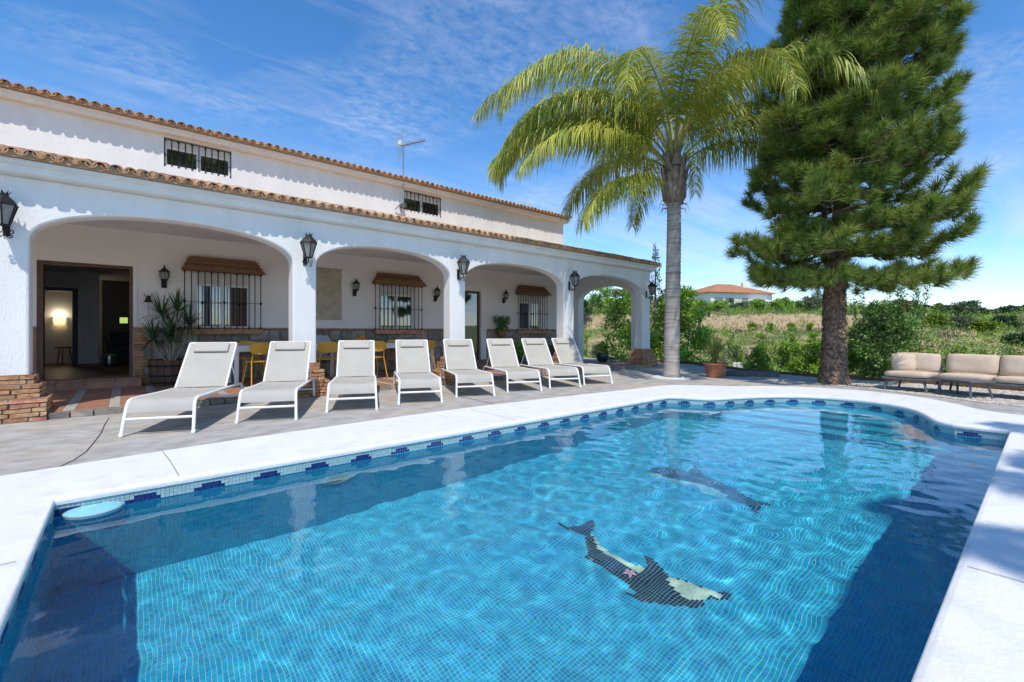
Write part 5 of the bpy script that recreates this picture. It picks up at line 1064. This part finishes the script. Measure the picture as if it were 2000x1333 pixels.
for (x, d, w_, yt) in [(1424, 30.5, 32, 647), (1488, 30.8, 26, 650), (1540, 30.6, 30, 650), (1588, 31, 24, 652), (1440, 27, 20, 676), (1470, 35.6, 22, 632), (1505, 35.4, 20, 632), (1545, 35.6, 24, 634), (1582, 35.5, 20, 632), (1640, 35.5, 22, 632), (1660, 31, 24, 650)]:
    side = 'upper' if d > 33 else 'lower'; gi += 1
    bush_at(x, d, w_, yt, 'terrace_bush', 10, 700, .13, m_bright if gi % 3 else m_hedge, 'round green bush on the %s terrace of the hillside, %s' % (side, ['far left', 'left of centre', 'in the middle', 'right of centre', 'low on the slope', 'leftmost', 'second from the left', 'third from the left', 'fourth from the left', 'just left of the pine', 'just behind the pine trunk'][gi-1]), group='bushes on the hillside terraces', seed=60+gi)
TR = [(1300, 50, 46, 570, m_olive, 'olive'), (1362, 52, 50, 582, m_bright, 'bright green'), (1405, 48, 60, 583, m_bright, 'bright green'), (1445, 46, 46, 588, m_olive, 'grey green'), (1480, 45, 52, 580, m_bright, 'bright green'), (1527, 44, 40, 577, m_bright, 'bright green'), (1552, 46, 34, 583, m_shrub, 'dark green'), (1585, 47, 44, 575, m_olive, 'grey olive'), (1612, 49, 40, 590, m_olive, 'grey olive'),
      (1135, 36, 52, 552, m_dark, 'dark green'), (1172, 40, 66, 546, m_bright, 'light green'), (1210, 38, 50, 560, m_rust, 'rusty'), (1240, 42, 60, 552, m_rust, 'rusty green'),
      (1765, 38, 60, 588, m_rust, 'reddish green'), (1808, 44, 46, 600, m_dark, 'dark green'), (1835, 46, 34, 606, m_olive, 'grey green'), (1884, 52, 72, 590, m_dark, 'broad dark'), (1862, 36, 62, 618, m_olive, 'grey olive'), (1905, 38, 70, 616, m_olive, 'dry olive'), (1955, 40, 60, 624, m_dark, 'dark blue green'), (1990, 46, 66, 606, m_rust, 'bare reddish'), (1830, 27, 36, 636, m_hedge, 'yellow green'), (1875, 28, 52, 640, m_olive, 'grey'), (1915, 28, 50, 642, m_hedge, 'yellow flowering'), (1960, 30, 56, 640, m_dark, 'dark'), (1832, 40, 20, 628, m_hedge, 'small yellow'), (1985, 26, 44, 668, m_dark, 'low dark')]
names = ['left of the hilltop house', 'at the left foot of the hilltop house', 'in front of the hilltop house', 'below the white house wall', 'in front of the house windows', 'at the right corner of the hilltop house', 'just right of the hilltop house', 'on the ridge left of the pine trunk', 'on the ridge nearest the pine trunk', 'at the left side of the open corner arch', 'in the middle of the open corner arch', 'in the right half of the open corner arch', 'behind the citrus in the open arch', 'behind the tall shrub', 'on the ridge right of the tall shrub', 'on the ridge past the tall shrub', 'with rounded crown on the right skyline', 'below the round skyline tree', 'below and right of the round skyline tree', 'beside the distant white house', 'at the far right skyline', 'on the slope above the sofas', 'on the slope above the middle cushion', 'on the slope with yellow blossom', 'on the slope by the right edge', 'on the slope above the hedge', 'low by the right edge above the hedge']
for i, (x, d, w_, yt, m_, ad_) in enumerate(TR):
    p = atg(x, d); h = max(H(yt+(5 if d > 43 and x < 1640 else (4 if x < 1740 else -4)), d)-p.z, .8)*.88; rc = w_/890*d/2; tree('hillside_tree', p, h, rc, h*.22, 22, 2000, .20 if d > 34 else .15, m_, '%s tree %s' % (ad_, names[i]), 'trees on the hillside', seed=100+i)
def conifer(name, p, h, r, label, seed):
    g = np.random.default_rng(seed); o = empty(name, p); tag(o, label, 'conifer'); sm(MB().tube([(0, 0, -.2), (0, 0, h)], [.05*r+.06, .01], 7).build('trunk', m_branch, o)); C = []
    for k in range(46): f = k/46; a = k*2.4; q = r*(1-f)*g.uniform(.4, 1); C.append((q*math.cos(a), q*math.sin(a), h*(.12+.88*f), .22*r*(1.25-f), .22*r*(1.25-f), .10*r+.10))
    leaves('crown', C, 2600, .16, m_dark, o, .3, .5, seed=seed)
conifer('conifer', atg(1280, 23), H(478, 23)-gz_(PX(1280, 23)), 1.1, 'dark narrow conifer rising behind the porch corner', 1)
conifer('conifer', atg(1597, 56), H(563, 56)-gz_(PX(1597, 56)), 1.3, 'dark conifer on the ridge just left of the pine trunk', 2); conifer('conifer', atg(1384, 64), H(562, 64)-gz_(PX(1384, 64)), 1.2, 'dark conifer left of the hilltop house roof', 3); conifer('conifer', atg(1376, 66), H(566, 66)-gz_(PX(1376, 66)), 1.0, 'smaller dark conifer farthest left of the hilltop house', 4)
# loose scrub and dry grass on the slopes
g = np.random.default_rng(77); n = 26000; x = g.uniform(1100, 2080, n); d = 15+g.uniform(0, 1, n)**1.4*40; t = (x-1000)/890; u = d*(FW[0]+RT[0]*t); v = d*(FW[1]+RT[1]*t); z = land(u, v); k = z > -2.2; u, v, z, d = u[k], v[k], z[k], d[k]; n = len(u)
a = g.uniform(0, 6.28, n); h = g.uniform(.06, .26, n)*(1+(d > 30)*.5); lean = g.normal(0, .5, (n, 2)); w_ = .012+.0007*d
P = np.stack([u, v, z-.01], 1); S = np.stack([np.cos(a), np.sin(a), 0*a], 1)*w_[:, None]; T = P+np.stack([lean[:, 0]*h, lean[:, 1]*h, h], 1)
V = np.stack([P-S, P+S, T], 1).reshape(-1, 3); tag(raw('dry_grass', V, np.arange(3*n).reshape(-1, 3), leafm('dry_grass_blade', (.26, .29, .08), (.14, .20, .045), sc_=.5)), 'dry yellow green grass and weeds over the hillside', 'grass', kind='stuff')
g = np.random.default_rng(91)
for nm_, cnt, mat_, lab in (('green_scrub', 1200, m_bright, 'low bright green scrub dotted over the hillside'), ('grey_scrub', 520, m_olive, 'low grey green scrub dotted over the hillside')):
    C = []
    while len(C) < cnt:
        x = g.uniform(1100, 2080); dd_ = 16+g.uniform(0, 1)**1.2*46; t_ = (x-1000)/890; q = atg(x, dd_)
        if q.z < -2.0 or (t_ < .72 and 35.2 < dd_ < 38.6 and g.uniform() < .6): continue
        s_ = g.uniform(.16, .42)*(1+dd_/60); C.append((q.x, q.y, q.z+s_*.35, s_, s_, s_*.6))
    tag(leaves(nm_, C, cnt*55, .13, mat_, None, .5, .4, seed=cnt), lab, 'scrub', kind='stuff')
# ------------------------------------------------------------------ hilltop house and far house
def far_house(name, x0, x1, d, ybase, yeave, yridge, label, m_wall=m_stucco):
    a = PX(x0, d); b = PX(x1, d+3); dv = b-a; L_ = dv.length; o = empty(name, (a.x, a.y, 0), math.atan2(dv.y, dv.x)); tag(o, label, 'house'); zb = H(ybase, d)-1.2; ze = H(yeave, d); zr = H(yridge, d+3); D_ = 6.5
    w_ = MB().box(0, L_, 0, D_, zb, ze).build('wall', m_wall, o)
    mb = MB(); e = .5; vs = [(-e, -e, ze+.01), (L_+e, -e, ze+.01), (L_+e, D_+e, ze+.01), (-e, D_+e, ze+.01), (L_*.38, D_/2, zr), (L_*.62, D_/2, zr)]; mb.add(vs, [(0, 1, 5, 4), (1, 2, 5), (2, 3, 4, 5), (3, 0, 4), (3, 2, 1, 0)]); rf = mb.build('roof', M('far_clay_roof', (.48, .21, .10), (.36, .16, .08), 3, rough=.9), o)
    MB().box(L_*.7, L_*.7+.45, D_*.3, D_*.3+.45, ze+.2, zr+.15).build('chimney', m_wall, rf)
    for fx, ww, z0, z1_ in ((.06, 1.3, .4, 2.0), (.24, 1.3, .4, 2.0), (.50, 1.0, .9, 2.0), (.78, .9, 1.0, 1.9)):
        wn = MB().box(L_*fx, L_*fx+ww, -.04, .02, ze-2.3+z0-.4, ze-2.3+z1_-.4).build('window', m_intdark, o); MB().box(L_*fx+.08, L_*fx+ww-.08, -.06, -.041, ze-2.3+z0-.32, ze-2.3+z1_-.48).build('pane', m_pane, wn)
    MB().box(L_*.62, L_*.92, -1.5, -.002, ze-1.2, ze-1.08).build('canopy', m_wall, o)
    for fx in (.64, .90): MB().box(L_*fx, L_*fx+.12, -1.45, -1.33, zb, ze-1.2).build('post', m_wall, o)
far_house('hill_house', 1388, 1508, 60, 594, 571, 553, 'white house with orange hipped roof on the hilltop')
far_house('distant_house', 1922, 1950, 62, 648, 634, 630, 'small white house among trees on the right hillside')
# low garden wall beyond the pot, rubble and pergola at the terrace
p = atg(1432, 21); q = atg(1478, 20.4); dv = q-p; o = MB().box(0, dv.length, -.12, .12, -.5, .9, bev=.03).build('garden_wall', m_stucco); o.location = p; o.rotation_euler = (0, 0, math.atan2(dv.y, dv.x)); tag(o, 'low whitewashed garden wall beyond the terracotta pot', 'wall')
g = np.random.default_rng(5)
for i, (x, d, s) in enumerate([(1150, 24, .5), (1166, 23.5, .38), (1181, 24.5, .55), (1196, 24, .35), (1174, 26, .45)]):
    mb = MB().box(-.5, .5, -.5, .5, -.5, .5, bev=.12); mb.v = [tuple(Vector(q)+Vector(g.normal(0, .05, 3))) for q in mb.v]; o = mb.build('boulder', m_stone); o.location = atg(x, d)+Vector((0, 0, s*.2)); o.scale = (s*1.2, s, s*.7); o.rotation_euler = (0, 0, g.uniform(0, 3)); tag(o, 'pale boulder on the bank through the corner arch, %s' % ['leftmost of five', 'second from the left of five', 'middle front of five', 'rightmost of five', 'highest of five'][i], 'boulder', 'boulders on the bank')
